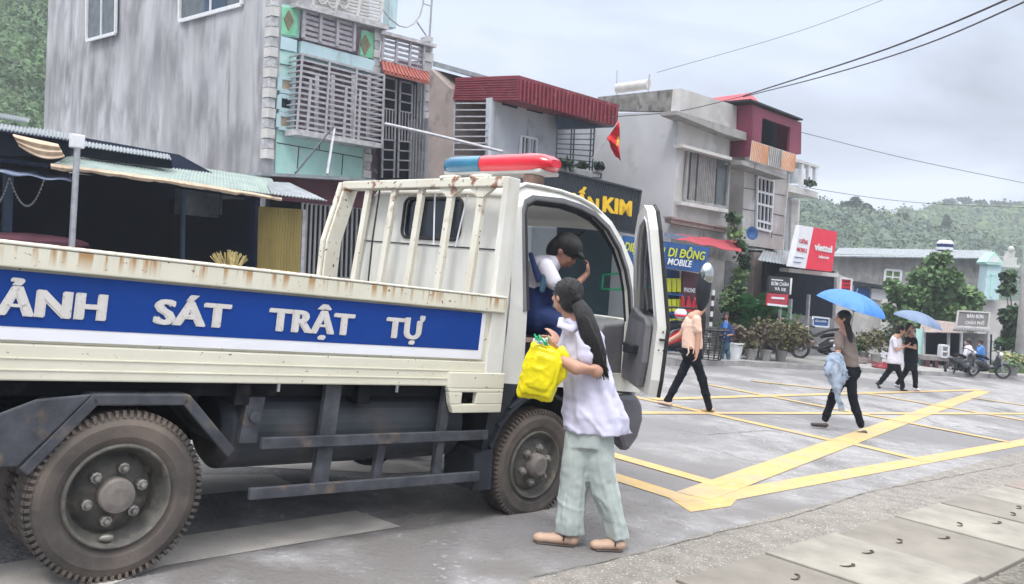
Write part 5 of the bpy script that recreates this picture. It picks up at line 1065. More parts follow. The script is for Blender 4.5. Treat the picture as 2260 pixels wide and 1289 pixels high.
m.lathe([(.2, 0), (17*s_, 1*s_), (17*s_, 7*s_)], c, Z, 20); m.lathe([(17*s_, 14*s_), (17*s_, 17*s_), (12*s_, 22*s_), (.05, 23*s_)], c, Z, 20); m.build('shell', 'white', tk); m = MB(); m.lathe([(16.6*s_, 7*s_), (16.6*s_, 14*s_)], c, Z, 20); m.build('band', 'navycloth', tk)
FT = Face(D(2195, 620, 38), V((.10, 1, 0))); tg = empty('mint_gate_tower', onrd(FT.p0), 'pale mint gate tower with a triangular gable right of the green tree', 'gate tower')
m = MB(); FT.poly(m, [(2181, 580), (2211, 583), (2204, 662), (2171, 660)], 0, .8); m.build('tower', 'ltblue', tg); m = MB(); FT.poly(m, [(2176, 578), (2196, 556), (2214, 580), (2212, 585), (2178, 583)], .15, 1.0); m.build('gable', 'mint', tg)
m = MB(); FT.poly(m, [(2181, 578), (2196, 563), (2208, 580)], .17, .05); m.build('gable_face', 'white', tg); m = MB(); FT.bar(m, (2191, 605), (2187, 655), .10, .02, .03); FT.poly(m, [(2179, 606), (2184, 606), (2184, 611), (2179, 611)], .02, .03); FT.bar(m, (2187, 604), (2196, 606), .10, .04, .03); m.build('ornament', 'mint', tg)
m = MB(); FT.poly(m, [(2212, 590), (2262, 598), (2262, 612), (2211, 604)], -.5, 3); m.build('green_roof', 'greenroof', tg); m = MB(); FT.poly(m, [(2160, 662), (2330, 668), (2325, 860), (2150, 850)], -.4, .3); m.build('yard_wall', 'render', tg)
sr = empty('roof_ornament', FT.at(2228, 585, -1), 'small tiered white shrine ornament on the far right roof', 'ornament'); m = MB(); c = FT.at(2228, 590, -1); s_ = 39/FPX
for r0_, h0, h1 in ((22, 0, 6), (15, 6, 20), (17, 20, 23), (9, 23, 33), (11, 33, 35)): m.obox(c+V((-r0_*s_/1, 0, h0*s_)), V((2*r0_*s_, 0, 0)), V((0, r0_*s_, 0)), Z*(h1-h0)*s_)
m.ell(c+Z*40*s_, 6*s_, 6*s_, 7*s_); m.build('tiers', 'offwhite', sr)
# food stall with a tin roof and lettered board on the right
FZ = Face(D(2090, 740, 29.5), V((.05, 1, 0))); fs_ = empty('food_stall', onrd(FZ.p0), 'low dark food stall with a pinkish tin roof and drinks cart in front', 'stall')
m = MB(); A, B, C_, D_ = FZ.at(2035, 704, -1.5), FZ.at(2110, 712, -1.5), FZ.at(2125, 735, .6), FZ.at(2030, 733, .6); corr(m, A, B, C_, D_, 18, .012); m.build('roof', 'pinkwall', fs_, solid=.02)
m = MB(); FZ.poly(m, [(2030, 730), (2190, 738), (2186, 850), (2024, 840)], -1.2, .1); m.build('dark_interior', 'darkroom', fs_); m = MB(); A, B, C_, D_ = FZ.at(2108, 716, -1.2), FZ.at(2188, 722, -1.2), FZ.at(2186, 732, .3), FZ.at(2104, 728, .3); corr(m, A, B, C_, D_, 14, .02); m.build('side_roof', 'shutter', fs_, solid=.02)
m = MB()
for x in (2040, 2094, 2122, 2182): FZ.bar(m, (x, 732), (x-3, 828), .08, .3, .08)
m.build('stall_posts', 'bar', fs_); m = MB(); FZ.poly(m, [(2128, 735), (2184, 738), (2180, 830), (2124, 828)], -.9, .05); m.build('grey_curtain', 'curtain', fs_)
smallsign('stall_sign', Face(FZ.p0-V((0, .3, 0)), FZ.n), [(2115, 686), (2184, 690), (2180, 724), (2110, 720)], 'curtain', 'offwhite', 'brown and cream lettered board above the right hand food stall', [('BÁN BÚN', (2134, 701), (2170, 703), 8), ('CHÁO PHỞ', (2130, 715), (2172, 717), 7)])
gb = empty('green_banner', onrd(FZ.at(2035, 800, .7)), 'tall narrow mint green banner stand beside the food stall', 'banner'); m = MB(); FZ.poly(m, [(2022, 725), (2040, 727), (2037, 812), (2026, 812)], .7, .03); m.build('cloth', 'mint', gb); m = MB(); FZ.bar(m, (2039, 722), (2031, 822), .03, .75, .03); m.build('pole', 'steel', gb)
ct = empty('drinks_cart', onrd(FZ.at(2075, 815, .8)), 'brown wooden table with a small white framed glass case on it', 'table'); m = MB(); FZ.poly(m, [(2040, 785), (2096, 789), (2094, 798), (2038, 794)], 1.2, .8); m.build('table_top', 'curtain', ct)
for x in (2045, 2064, 2090): m = MB(); FZ.poly(m, [(x, 795), (x+8, 795), (x+6, 822), (x-1, 821)], 1.2, .2); m.build('leg', 'maroonwall', ct)
m = MB(); q4 = [(2076, 762), (2090, 763), (2088, 788), (2074, 787)]; [FZ.bar(m, q4[i], q4[(i+1) % 4], .05, 1.1, .3) for i in range(4)]; FZ.bar(m, (2075, 775), (2089, 776), .04, 1.1, .3); m.build('glass_case', 'white', ct)
m = MB(); FZ.poly(m, [(2222, 794), (2236, 795), (2235, 811), (2220, 810)], .5, .3); o = m.build('small_white_box', 'white', bevel=.02); tag(o, 'small white box sign on the verge near the right utility pole', 'box')
# utility pole and wires
up_ = empty('utility_pole', G(2250, 792), 'pale concrete utility pole at the right edge of the picture', 'pole'); b = onrd(D(2249, 800, 31)); m = MB(); m.tube([b, D(2272, 500, 31), D(2292, 250, 31)], [.16, .13, .10], 14); m.build('shaft', 'offwhite', up_, smooth=True)
def wire(name, pts, r, label, sag=0, seg=20):
    m = MB(); P = []; Q = [D(*q) for q in pts]; Q = [Q[0]*2-Q[1]]+Q+[Q[-1]*2-Q[-2]]
    for i in range(1, len(Q)-2):
        for k in range(seg):
            t = k/seg; p0, p1, p2, p3 = Q[i-1], Q[i], Q[i+1], Q[i+2]
            P.append(.5*((2*p1)+(p2-p0)*t+(2*p0-5*p1+4*p2-p3)*t*t+(3*p1-p0-3*p2+p3)*t**3))
    P.append(D(*pts[-1])); m.tube(P, r, 5); o = m.build(name, 'bar' if 'pale' in label else 'dkbar'); return tag(o, label, 'wire', 'overhead wires')
wire('overhead_wire', [(1640, 212, 24), (1900, 128, 18), (2080, 60, 15), (2300, -35, 12)], .018, 'thick upper overhead wire running to the top right corner', .06)
wire('overhead_wire', [(1640, 214, 24), (1830, 165, 19), (2050, 95, 15), (2320, -22, 12)], .014, 'lower twin overhead wire just beneath the thick one at top right', .06)
wire('overhead_wire', [(1350, 258, 22), (1500, 245, 23), (1640, 212, 24)], .012, 'dark wire crossing the grey house front below its parapet', .05)
wire('overhead_wire', [(1760, 290, 31), (2010, 352, 33), (2300, 412, 36)], .012, 'faint sloping wire in the sky right of the crimson loft')
wire('overhead_wire', [(1690, 400, 30), (2000, 445, 33), (2300, 460, 36)], .010, 'faint wire crossing in front of the hill at right')
wire('overhead_wire', [(1450, 160, 40), (1760, 70, 40), (2000, -20, 40)], .012, 'very thin wire high in the middle of the sky')
wire('overhead_wire', [(850, 273, 19), (960, 298, 18.5), (1110, 335, 18)], .035, 'pale cable stretched from the window cage to the maroon roofed house')
m = MB(); m.tube([D(735, 280, 19), D(652, 382, 17)], .02, 5); o = m.build('prop_pole', 'dkbar'); tag(o, 'thin dark slanting pole leaning under the window cage', 'pole')
m = MB(); m.tube([D(738, 285, 19), D(722, 385, 18)], .03, 5); o = m.build('prop_pipe', 'bar'); tag(o, 'thin pale upright pipe under the window cage', 'pipe')
# ============================================================ plants
def potplant(x, y, r, h, lm, label, group='potted shrubs along the far kerb', n=420, ls=.13, pot='concrete', pr=.16, cm=None, ph=.3):
    b = onrd(G(x, y), PZ); root = empty('potted_shrub', b, label, 'plant', group); rg = random.Random(int(x)); m = MB()
    for k in range(5): m.mi = k % 2; m.leaves(b+V((rg.uniform(-.5, .5)*r, rg.uniform(-.3, .3)*r, ph+h*rg.uniform(.2, .7))), (r*.6, r*.5, h*.36), n//6, ls*rg.uniform(.55, 1.1), .1, rg)
    m.build('foliage', [lm, cm or lm], root)
    if pot: m = MB(); m.lathe([(pr*.7, 0), (pr*.95, ph), (pr*1.05, ph), (pr*1.05, ph-.04)], b, Z, 14); m.build('pot', pot, root)
    return root
potplant(1620, 802, .20, .45, 'shrubpink', 'small shrub in a white bucket right of the man in dark clothes', pot='white', pr=.22, ph=.42)
potplant(1656, 805, .50, .9, 'shrubpink', 'pinkish brown twiggy shrub, second along the kerb', cm='shrub', n=620)
potplant(1688, 807, .50, .85, 'shrub', 'olive shrub in the middle of the kerb row', cm='shrubpink', n=620)
potplant(1722, 808, .55, 1.05, 'shrub', 'olive shrub with pale yellow flowers in the kerb row', cm='flower', n=620)
potplant(1752, 812, .5, .7, 'shrub', 'low spreading shrub at the right end of the kerb row', cm='shrubpink', n=560, pot=None)
for x, y, r, h, lm, lb in ((1930, 812, .55, 1.0, 'shrub', 'flowering pot shrub behind the woman in the taupe shirt'), (1965, 815, .5, 1.3, 'leafdk', 'dark pot shrub behind the umbrella couple'), (1905, 808, .45, .8, 'leaf', 'green pot shrub right of the black motorbike'), (2235, 838, .5, .5, 'leaf2', 'bright grassy shrub at the right kerb corner')): potplant(x, y, r, h, lm, lb, 'plants by the warehouse', cm='shrub' if lm != 'leaf2' else 'flower')
def frond(base, n, L, m, rg, up=.9, w=.05):
    for k in range(n):
        a = rg.uniform(0, 2*math.pi); el = rg.uniform(.5, 1.3); d = V((math.cos(a)*math.cos(el), math.sin(a)*math.cos(el), math.sin(el))); l = L*rg.uniform(.7, 1.1); P = []
        for i in range(7): t = i/6; P.append(base+d*l*t-Z*l*.55*t*t)
        sd_ = d.cross(Z).normalized()
        for i in range(6):
            m.quad(P[i]-sd_*w*(1-i/7), P[i+1]-sd_*w*(1-(i+1)/7), P[i+1]+sd_*w*(1-(i+1)/7), P[i]+sd_*w*(1-i/7))
            for sg in (-1, 1): q = P[i]; m.add([q, q+sd_*sg*l*.22+d*.1*l-Z*.07*l, q+d*.14*l], [(0, 1, 2)])
rg = random.Random(12); b = onrd(G(1672, 800), PZ); pr_ = empty('areca_palm', b, 'bright green palm with drooping fronds in front of the pinkish pillar', 'plant'); m = MB()
for k in range(6): frond(b+V((rg.uniform(-.4, .4), rg.uniform(-.2, .2), .6+.12*k)), 9, 1.2, m, rg)
m.build('fronds', 'palm', pr_); m = MB(); [m.tube([b+V((.1*k-.2, 0, 0)), b+V((.12*k-.2, 0, 1.2))], .03, 5) for k in range(4)]; m.build('stems', 'leaf', pr_)
b = onrd(FG.at(1618, 700, .5), PZ); vn = empty('climbing_vine', b, 'leafy vine climbing from the pavement up the grey house corner', 'plant'); m = MB(); rg = random.Random(5)
vp = [(1628, 790, .35), (1618, 760, .36), (1612, 725, .40), (1618, 690, .38), (1640, 735, .3), (1607, 665, .34), (1622, 650, .3), (1636, 700, .28), (1632, 610, .25), (1640, 570, .22), (1636, 540, .2), (1622, 515, .2), (1612, 480, .14), (1626, 485, .14), (1628, 635, .3), (1648, 590, .16)]
for i, (x, y, r) in enumerate(vp): m.mi = i % 3; m.leaves(FG.at(x, y, .6), (r, r*.7, r), int(560*r), .11, .15, rg)
m.build('leaves', ['leafdk', 'leaf', 'leaf2'], vn); m = MB(); m.tube([FG.at(x, y, .3) for x, y in ((1620, 800), (1615, 700), (1630, 620), (1636, 550), (1615, 480))], .03, 5); m.build('stem', 'bark', vn)
b = onrd(D(2062, 770, 33.5)); s_ = 33.5/FPX; cr = []
for x, y, r in ((2062, 580, 22), (2082, 572, 16), (2040, 620, 34), (2090, 625, 36), (2020, 665, 40), (2070, 670, 42), (2120, 660, 38), (1985, 650, 22), (1968, 632, 14), (2005, 705, 30), (2140, 700, 32), (2100, 700, 34), (1960, 690, 20), (2150, 660, 18), (2045, 640, 24)):
    p = D(x, y, 33.5+random.uniform(-.6, .6))-b; cr.append((p.x, p.y, p.z, r*s_, r*s_*.8, r*s_*.85))
tree('big_green_tree', b, 3.4, cr, 'broad bushy green tree in front of the long warehouse', None, 'leaf', 9000, .20, 8, cm='leaf2', tr=.14)
cr = []
for x, y, r in ((2235, 700, 26), (2240, 740, 24), (2215, 760, 16), (2220, 640, 14), (2225, 610, 12)):
    p = D(x, y, 34)-(q := onrd(D(2235, 790, 34))); cr.append((p.x, p.y, p.z, r*s_, r*s_*.8, r*s_*.9))
tree('edge_tree', q, 2.6, cr, 'dark green bush tree behind the right utility pole', None, 'leafdk', 2400, .2, 9, cm='leaf', tr=.1)
m = MB(); rg = random.Random(2)
for i in range(2600):
    t = rg.random(); p = onrd(G(2185+75*t+rg.uniform(-6, 6), 832-16*rg.random()), .13); m.add([p, p+V((.03, 0, 0)), p+V((.015+rg.uniform(-.04, .04), 0, rg.uniform(.1, .32)))], [(0, 1, 2)])
o = m.build('verge_grass', 'grass'); o['kind'] = 'stuff'
# wire basket by the phone shop
bk = empty('wire_basket', onrd(G(1562, 806), PZ), 'round black wire basket standing between the peach shirt woman and the man in dark clothes', 'basket'); b = onrd(G(1562, 806), PZ); m = MB(); R_ = .42
for i in range(14): a = i*math.pi/7; m.tube([b+V((math.cos(a)*R_*.7, math.sin(a)*R_*.7, .02)), b+V((math.cos(a)*R_, math.sin(a)*R_, .8))], .014, 4)
for k in range(7): h = .03+k*.12; r = R_*(.7+.3*h/.8); m.tube([b+V((math.cos(a)*r, math.sin(a)*r, h)) for a in [i*math.pi/10 for i in range(21)]], .012 if k < 6 else .035, 4)
m.build('mesh', 'black', bk)
# ============================================================ motorbikes
def bike(paint, label, T, group='parked motorbikes'):
    """local frame: x forward, z up, ground at z=0"""
    root = empty('motorbike', (0, 0, 0), label, 'motorbike', group, T=Matrix.Identity(4)); L_ = lambda: MB()
    for x in (-.62, .62):
        m = L_(); m.lathe([(.20, -.035), (.26, -.05), (.285, -.02), (.285, .02), (.26, .05), (.20, .035)], (x, 0, .285), (0, 1, 0), 28, closed=True); w = m.build('wheel', 'black', root)
        m = L_(); m.lathe([(.20, -.02), (.20, .02), (.185, .02), (.185, -.02)], (x, 0, .285), (0, 1, 0), 24, closed=True)
        for i in range(8): a = i*math.pi/4; m.tube([(x, 0, .285), (x+math.cos(a)*.19, 0, .285+math.sin(a)*.19)], .008, 4)
        m.lathe([(.045, -.05), (.045, .05)], (x, 0, .285), (0, 1, 0), 12); m.build('rim', 'steel', w)
    m = L_(); m.tube([(-.55, 0, .62), (-.2, 0, .55), (.1, 0, .38), (.3, 0, .42), (.42, 0, .75)], [.12, .15, .10, .11, .09], 10); m.ell((.42, 0, .68), .10, .17, .22); m.ell((.60, 0, .56), .22, .06, .06); m.ell((-.6, 0, .66), .22, .10, .09); m.build('body', paint, root, remesh=.02)
    m = L_(); m.tube([(-.62, 0, .78), (-.3, 0, .80), (-.02, 0, .74), (.08, 0, .68)], [.08, .12, .12, .07], 10, flat=.5); m.build('seat', 'blackcloth', root, smooth=True)
    m = L_(); m.ell((-.05, 0, .32), .20, .10, .11); m.tube([(-.05, .13, .22), (-.75, .14, .30)], .04, 8); m.tube([(-.62, .08, .285), (-.3, .08, .6)], .02, 6); m.tube([(-.62, -.08, .285), (-.1, -.08, .30)], .025, 6); m.build('engine', 'chassis', root)
    m = L_(); m.tube([(.62, .07, .285), (.48, .07, .68), (.40, .02, .95)], .022, 6); m.tube([(.62, -.07, .285), (.48, -.07, .68), (.40, -.02, .95)], .022, 6); m.build('fork', 'steel', root)
    m = L_(); m.tube([(.26, .33, .97), (.36, .2, 1.0), (.40, 0, .95), (.36, -.2, 1.0), (.26, -.33, .97)], .018, 6); m.build('handlebar', 'black', root)
    m = L_(); m.ell((.48, 0, .90), .08, .10, .09); m.build('headlight', 'whiteletter', root, smooth=True)
    for y in (.24, -.24): m = L_(); m.tube([(.34, y, .98), (.34, y*1.15, 1.16)], .008, 4); m.ell((.33, y*1.2, 1.2), .015, .06, .045); m.build('mirror', 'chrome', root)
    root.matrix_world = T; return root
def place(p, az, k=1.0, tilt=.08):
    az = math.radians(az); return Matrix.Translation(p) @ Matrix.Rotation(az, 4, 'Z') @ Matrix.Rotation(tilt, 4, 'X') @ Matrix.Scale(k, 4)
rb = bike('redbike', 'red motorbike parked behind the woman in the peach blouse', place(onrd(G(1478, 806), PZ), 200))
bb = bike('blackbike', 'black motorbike parked with its rear to the workshop, left of the taupe shirt woman', place(onrd(G(1812, 806), PZ), 160, 1.0))
b2 = copytree(bb, place(onrd(G(2120, 832), .02), 25, .85), 'dark blue black motorbike ridden by the person in white at right')
b3 = copytree(bb, place(onrd(G(2172, 834), .02), 350, .85), 'dark motorbike ridden by the person in blue at far right')
b4 = copytree(rb, place(onrd(D(690, 560, 19.5)), 110, 1.05), 'motorbike half hidden behind the truck headboard at the folding grille'); b5 = copytree(bb, place(onrd(D(1472, 770, 21.5), PZ), 215, 1.0), 'second motorbike with a blue cover shape beside the phone shop shelves')
hl = empty('helmet', D(1502, 692, 20.5), 'pink and white helmet hanging on the red motorbike', 'helmet'); c = D(1502, 692, 20.5); m = MB(); m.ell(c, .15, .15, .13); m.build('shell', 'signwhite', hl, smooth=True); m = MB(); m.ell(c-Z*.04+V((0, -.01, 0)), .156, .156, .05); m.build('band', 'signred', hl, smooth=True)
# black canopy of the parked motorbike
m = MB(); a, b = D(1802, 742, 23.5), D(1862, 726, 23.5); m.grid([[a.lerp(b, i/8)+V((0, j*.25, .06*math.sin(i/8*math.pi)-.02*j*j)) for j in range(3)] for i in range(9)]); o = m.build('bike_canopy', 'black', solid=.05); tag(o, 'thin black rain canopy above the parked black motorbike', 'canopy')
for i, (x, y, w_, h_, mt, lb) in enumerate([(1930, 800, 30, 16, 'pinkwall', 'brown crate under the flowering pots'), (1948, 812, 26, 14, 'awnred', 'pink red crate near the umbrella couple'), (1960, 790, 16, 18, 'signwhite', 'pale grey bucket among the pots left of the umbrella couple'), (1896, 800, 34, 14, 'pinkwall', 'low brown crate behind the denim jacket')]):
    b = onrd(G(x, y+12), PZ); s_ = b.y/FPX; m = MB(); w3, h3 = w_*s_, h_*s_
    m.box(b.x-w3/2, b.x+w3/2, b.y, b.y+.4, b.z, b.z+.03)
    for k in range(4):
        z0, z1 = b.z+h3*k/4+.01, b.z+h3*(k+.7)/4+.01; m.box(b.x-w3/2, b.x+w3/2, b.y, b.y+.02, z0, z1); m.box(b.x-w3/2, b.x-w3/2+.02, b.y+.02, b.y+.4, z0, z1); m.box(b.x+w3/2-.02, b.x+w3/2, b.y+.02, b.y+.4, z0, z1)
    for sx_ in (-1, 1): m.box(b.x+sx_*w3/2-.03*(sx_ > 0), b.x+sx_*w3/2+.03*(sx_ < 0), b.y-.012, b.y-.001, b.z, b.z+h3)
    o = m.build('crate', mt); tag(o, lb, 'crate', 'crates on the far pavement')
# ============================================================ people
class Fig:
    def __init__(s, name, depth, label, cat='person', base=None, group=None):
        s.Y = depth; s.root = empty(name, base or onrd(D(1300, 800, depth)), label, cat, group)
    def J(s, x, y, d=0): return D(x, y, s.Y+d)
    def chain(s, m, pts, rr, flat=1):
        P = [s.J(*p) for p in pts]; rr = rr if isinstance(rr, (list, tuple)) else [rr]*len(P)
        m.tube(P, list(rr), 12, flat, fn=(0, 1, 0)) if flat != 1 else m.tube(P, list(rr), 12)
        for p, r in zip(P, rr): m.ell(p, r, r*(flat if flat < 1 else 1), r, nu=12, nv=8)
    def head(s, m, x, y, d, f, k=1.0, tilt=0):
        """skull, jaw, nose, ears, neck stub; f = facing vector"""
        c = s.J(x, y, d); f = V(f).normalized(); r = f.cross(Z).normalized(); u = r.cross(f).normalized(); s.hf = (c, f, r, u, k); ax = (r, f, u)
        m.ell(c+u*.012*k, .074*k, .092*k, .088*k, ax); m.ell(c+f*.022*k-u*.05*k, .055*k, .062*k, .062*k, ax); m.ell(c+f*.095*k-u*.022*k, .012*k, .016*k, .020*k, ax)
        for g_ in (-1, 1): m.ell(c+r*.076*k*g_-u*.012*k-f*.008*k, .010*k, .017*k, .028*k, ax); m.ell(c+f*.070*k+r*.03*k*g_-u*.03*k, .022*k, .02*k, .02*k, ax)
        m.ell(c+f*.088*k-u*.062*k, .02*k, .010*k, .007*k, ax)
    def face(s):
        c, f, r, u, k = s.hf; m = MB()
        for g_ in (-1, 1): m.ell(c+f*.084*k+r*.029*k*g_-u*.002*k, .013*k, .008*k, .006*k, (r, f, u), 8, 5); m.tube([c+f*.088*k+r*(.029*g_-.016)*k+u*.014*k, c+f*.090*k+r*.029*g_*k+u*.018*k, c+f*.084*k+r*(.029*g_+.018)*k+u*.013*k], .003*k, 4)
        m.build('eyes', 'hair', s.root); m = MB(); m.ell(c+f*.092*k-u*.062*k, .018*k, .006*k, .005*k, (r, f, u), 8, 5); m.build('mouth', 'redsign2', s.root)
    def hand(s, m, p, dr, nrm_, k=1.0, curl=.6, sg=1):
        """palm with four unequal curled fingers and a side thumb; dr = pointing direction, nrm_ = palm normal"""
        dr, nn = V(dr).normalized(), V(nrm_).normalized(); sd_ = dr.cross(nn).normalized()*sg; p = V(p)
        m.ell(p+dr*.04*k, .042*k, .046*k, .018*k, (sd_, dr, nn))
        for i, L in enumerate((.070, .080, .074, .058)):
            q = p+dr*.075*k+sd_*(.030-.020*i)*k; a = q+(dr*math.cos(curl*.4)+nn*math.sin(curl*.4))*L*.45*k; b = a+(dr*math.cos(curl)+nn*math.sin(curl))*L*.33*k; e_ = b+(dr*math.cos(curl*1.7)+nn*math.sin(curl*1.7))*L*.28*k
            m.tube([q-dr*.02*k, q, a, b, e_], [.0095*k, .0095*k, .009*k, .008*k, .0065*k], 8)
        q = p+dr*.015*k+sd_*.034*k; m.tube([q, q+(sd_*.6+dr*.8)*.035*k+nn*.008*k, q+(sd_*.35+dr)*.062*k+nn*.02*k], [.013*k, .011*k, .008*k], 8)
    def loft(s, m, rings, seg=28, fold=.0, fs=1, cap=True):
        """rings = (x, y, d, half width, half depth); folds ripple round and down the cloth"""
        vs_ = []; n = len(rings); C = [s.J(r[0], r[1], r[2]) for r in rings]
        for i, r in enumerate(rings):
            for k in range(seg):
                a = 2*math.pi*k/seg; w = 1+fold*noise.noise(V((math.cos(a)*1.7*fs, math.sin(a)*1.7*fs, i*.55+s.Y)))*2+fold*.35*math.sin(a*5+i*.8)*(i/n)+fold*.5*noise.noise(V((a*2.2, i*1.3, s.Y)))
                vs_.append(C[i]+V((math.cos(a)*r[3]*w, math.sin(a)*r[4]*w, 0)))
        fs_ = [(i*seg+k, (i+1)*seg+k, (i+1)*seg+(k+1) % seg, i*seg+(k+1) % seg) for i in range(n-1) for k in range(seg)]
        fs_ += [tuple(range(seg)), tuple((n-1)*seg+k for k in range(seg))[::-1]]; m.add(vs_, fs_)
    def part(s, name, m, mt, vox=.01, smit=2): return m.build(name, mt, s.root, remesh=vox, smit=smit)
# ---- girl in the lilac shirt, back to the camera, at the truck door
g_ = Fig('person', 5.33, 'girl with a long black ponytail in a pale lilac shirt reaching into the truck cab', base=onrd(D(1300, 1200, 5.33)))
m = MB(); g_.head(m, 1251, 653, 0, (-.62, .77, .10), 1.0); g_.chain(m, [(1256, 690, 0), (1268, 712, 0)], [.048, .06]); g_.loft(m, [(1278, 715, 0, .10, .06), (1292, 800, 0, .11, .08), (1303, 940, 0, .11, .08)])
g_.chain(m, [(1292, 735, -.06), (1316, 818, -.15), (1272, 812, -.20), (1232, 790, -.18), (1222, 778, -.17)], [.05, .046, .044, .034, .028]); g_.hand(m, g_.J(1224, 782, -.155), (-.35, .0, .62), (-.6, -.5, .1), .95, 1.0)
g_.chain(m, [(1262, 740, .08), (1248, 785, .14), (1236, 764, .16)], [.045, .038, .028]); g_.hand(m, g_.J(1236, 762, .16), (-.3, .3, .5), (-.6, .5, 0), .95, .8)
g_.chain(m, [(1280, 950, 0), (1266, 1060, 0), (1252, 1170, .0), (1240, 1196, 0)], [.06, .05, .04, .035]); g_.chain(m, [(1320, 950, 0), (1335, 1060, 0), (1362, 1170, 0), (1345, 1200, 0)], [.08, .055, .04, .035])
g_.part('body', m, 'skin', .008); g_.face()
m = MB(); c, f, r, u, k = g_.hf; ax = (r, f, u); m.ell(c+u*.022-f*.014, .088, .098, .094, ax); m.ell(c-f*.045-u*.03, .075, .06, .07, ax); m.ell(c-f*.09+u*.0, .035, .035, .04, ax); hr = g_.part('hair', m, 'hair', .009); m = MB(); rg = random.Random(6)
for i in range(150):
    a = rg.uniform(0, 2*math.pi); e_ = rg.uniform(.1, 1.3); p0 = V((math.cos(a)*math.cos(e_), math.sin(a)*math.cos(e_), math.sin(e_)*1.0)); q0 = c-f*.10+u*.0; s0 = c+u*.022-f*.014+r*p0.x*.091+f*p0.y*.101+u*p0.z*.097
    mid_ = s0.lerp(q0, .5); dv = mid_-(c+u*.01-f*.01); mid_ = c+u*.01-f*.01+dv.normalized()*.097; m.tube([s0, mid_, q0], [.0022, .003, .002], 4)
m.build('hair_strands', 'hair', hr, smooth=True)
m = MB(); m.mi = 0; P = [(1274, 668, -.10), (1288, 692, -.13), (1302, 735, -.15), (1318, 785, -.16), (1330, 822, -.15)]; m.tube([g_.J(*p) for p in P], [.040, .055, .062, .058, .026], 14, .45, fn=(0, 1, 0)); rg = random.Random(1)
for i in range(130):
    o = rg.uniform(-18, 18); k_ = math.sqrt(max(0, 1-(o/24)**2))*.034; m.tube([g_.J(1276+o*.35, 672+rg.uniform(-3, 6), -.11-k_*.6), g_.J(1290+o*.8, 702, -.13-k_), g_.J(1304+o, 745, -.15-k_), g_.J(1320+o*.8, 795, -.16-k_*.8), g_.J(1330+o*.7+rg.uniform(-4, 4), 828+rg.uniform(-12, 12), -.15)], [.004, .005, .005, .0045, .001], 4)
m.build('ponytail', 'hair', hr, smooth=True); m = MB(); m.tube([g_.J(*p) for p in ((1300, 690, -.06), (1318, 725, -.09), (1332, 765, -.11), (1342, 806, -.11))], .006, 6); m.build('hair_ribbon', 'stripe', hr)
m = MB(); g_.loft(m, [(1270, 700, 0, .045, .04), (1276, 712, 0, .105, .075), (1288, 740, 0, .128, .095), (1291, 775, 0, .134, .105), (1296, 815, 0, .142, .11), (1301, 850, 0, .158, .115), (1308, 885, 0, .182, .12), (1314, 915, 0, .205, .135), (1318, 934, 0, .208, .137), (1318, 954, 0, .203, .135)], 48, .075, 1.9)
g_.chain(m, [(1290, 740, -.07), (1296, 765, -.115), (1297, 786, -.135)], [.066, .066, .068]); g_.chain(m, [(1262, 738, .08), (1248, 775, .12)], [.066, .07]); wrinkle(g_.part('shirt', m, 'lilac', .009, 1), .011, 26, 12, 3)
m = MB(); P = [(1240, 702, -.06), (1236, 716, -.09), (1262, 726, -.10), (1284, 712, -.09)]; m.tube([g_.J(*p) for p in P], [.02, .026, .026, .018], 10, .5); m.build('collar', 'lilac', g_.root, smooth=True)
m = MB(); g_.loft(m, [(1302, 925, 0, .145, .11), (1302, 955, 0, .142, .112), (1300, 985, 0, .145, .112)], 30, .02)
g_.loft(m, [(1280, 955, .01, .085, .09), (1272, 1010, .01, .090, .095), (1266, 1060, .01, .088, .095), (1262, 1110, .01, .090, .09), (1258, 1150, 0, .096, .09), (1257, 1176, 0, .094, .085)], 36, .085, 2.4)
g_.loft(m, [(1322, 955, -.01, .085, .09), (1322, 1010, -.01, .096, .095), (1328, 1060, -.01, .092, .09), (1342, 1110, -.01, .086, .085), (1356, 1150, 0, .080, .08), (1364, 1186, 0, .074, .075)], 36, .10, 2.4); wrinkle(g_.part('trousers', m, 'sage', .009, 1), .008, 26, 9, 8)
for i, (a, b, t) in enumerate((((1262, 1190, -.02), (1192, 1196, -.02), .046), ((1366, 1200, -.02), (1318, 1204, -.05), .048))):
    m = MB(); p, q = onrd(g_.J(*a), .042), onrd(g_.J(*b), .032); m.tube([p, p.lerp(q, .5), q], [.040, .044, .034], 14, .8); m.ell(p, .045, .045, .042); m.ell(q, .048, .040, .032); g_.part('shoe', m, 'tanshoe', .007); m = MB(); m.tube([p.lerp(q, -.06)-Z*.034, q.lerp(p, -.12)-Z*.024], .043, 12, .22, fn=(0, 0, 1)); m.build('sole', 'shoe', g_.root); m = MB(); e_ = (q-p).normalized(); sdv = e_.cross(Z).normalized(); cc = p.lerp(q, .28); m.tube([cc+sdv*.045*math.cos(t)+Z*(.046*math.sin(t)) for t in [j*math.pi/8 for j in range(9)]], .006, 5); m.build('strap', 'shoe', g_.root)
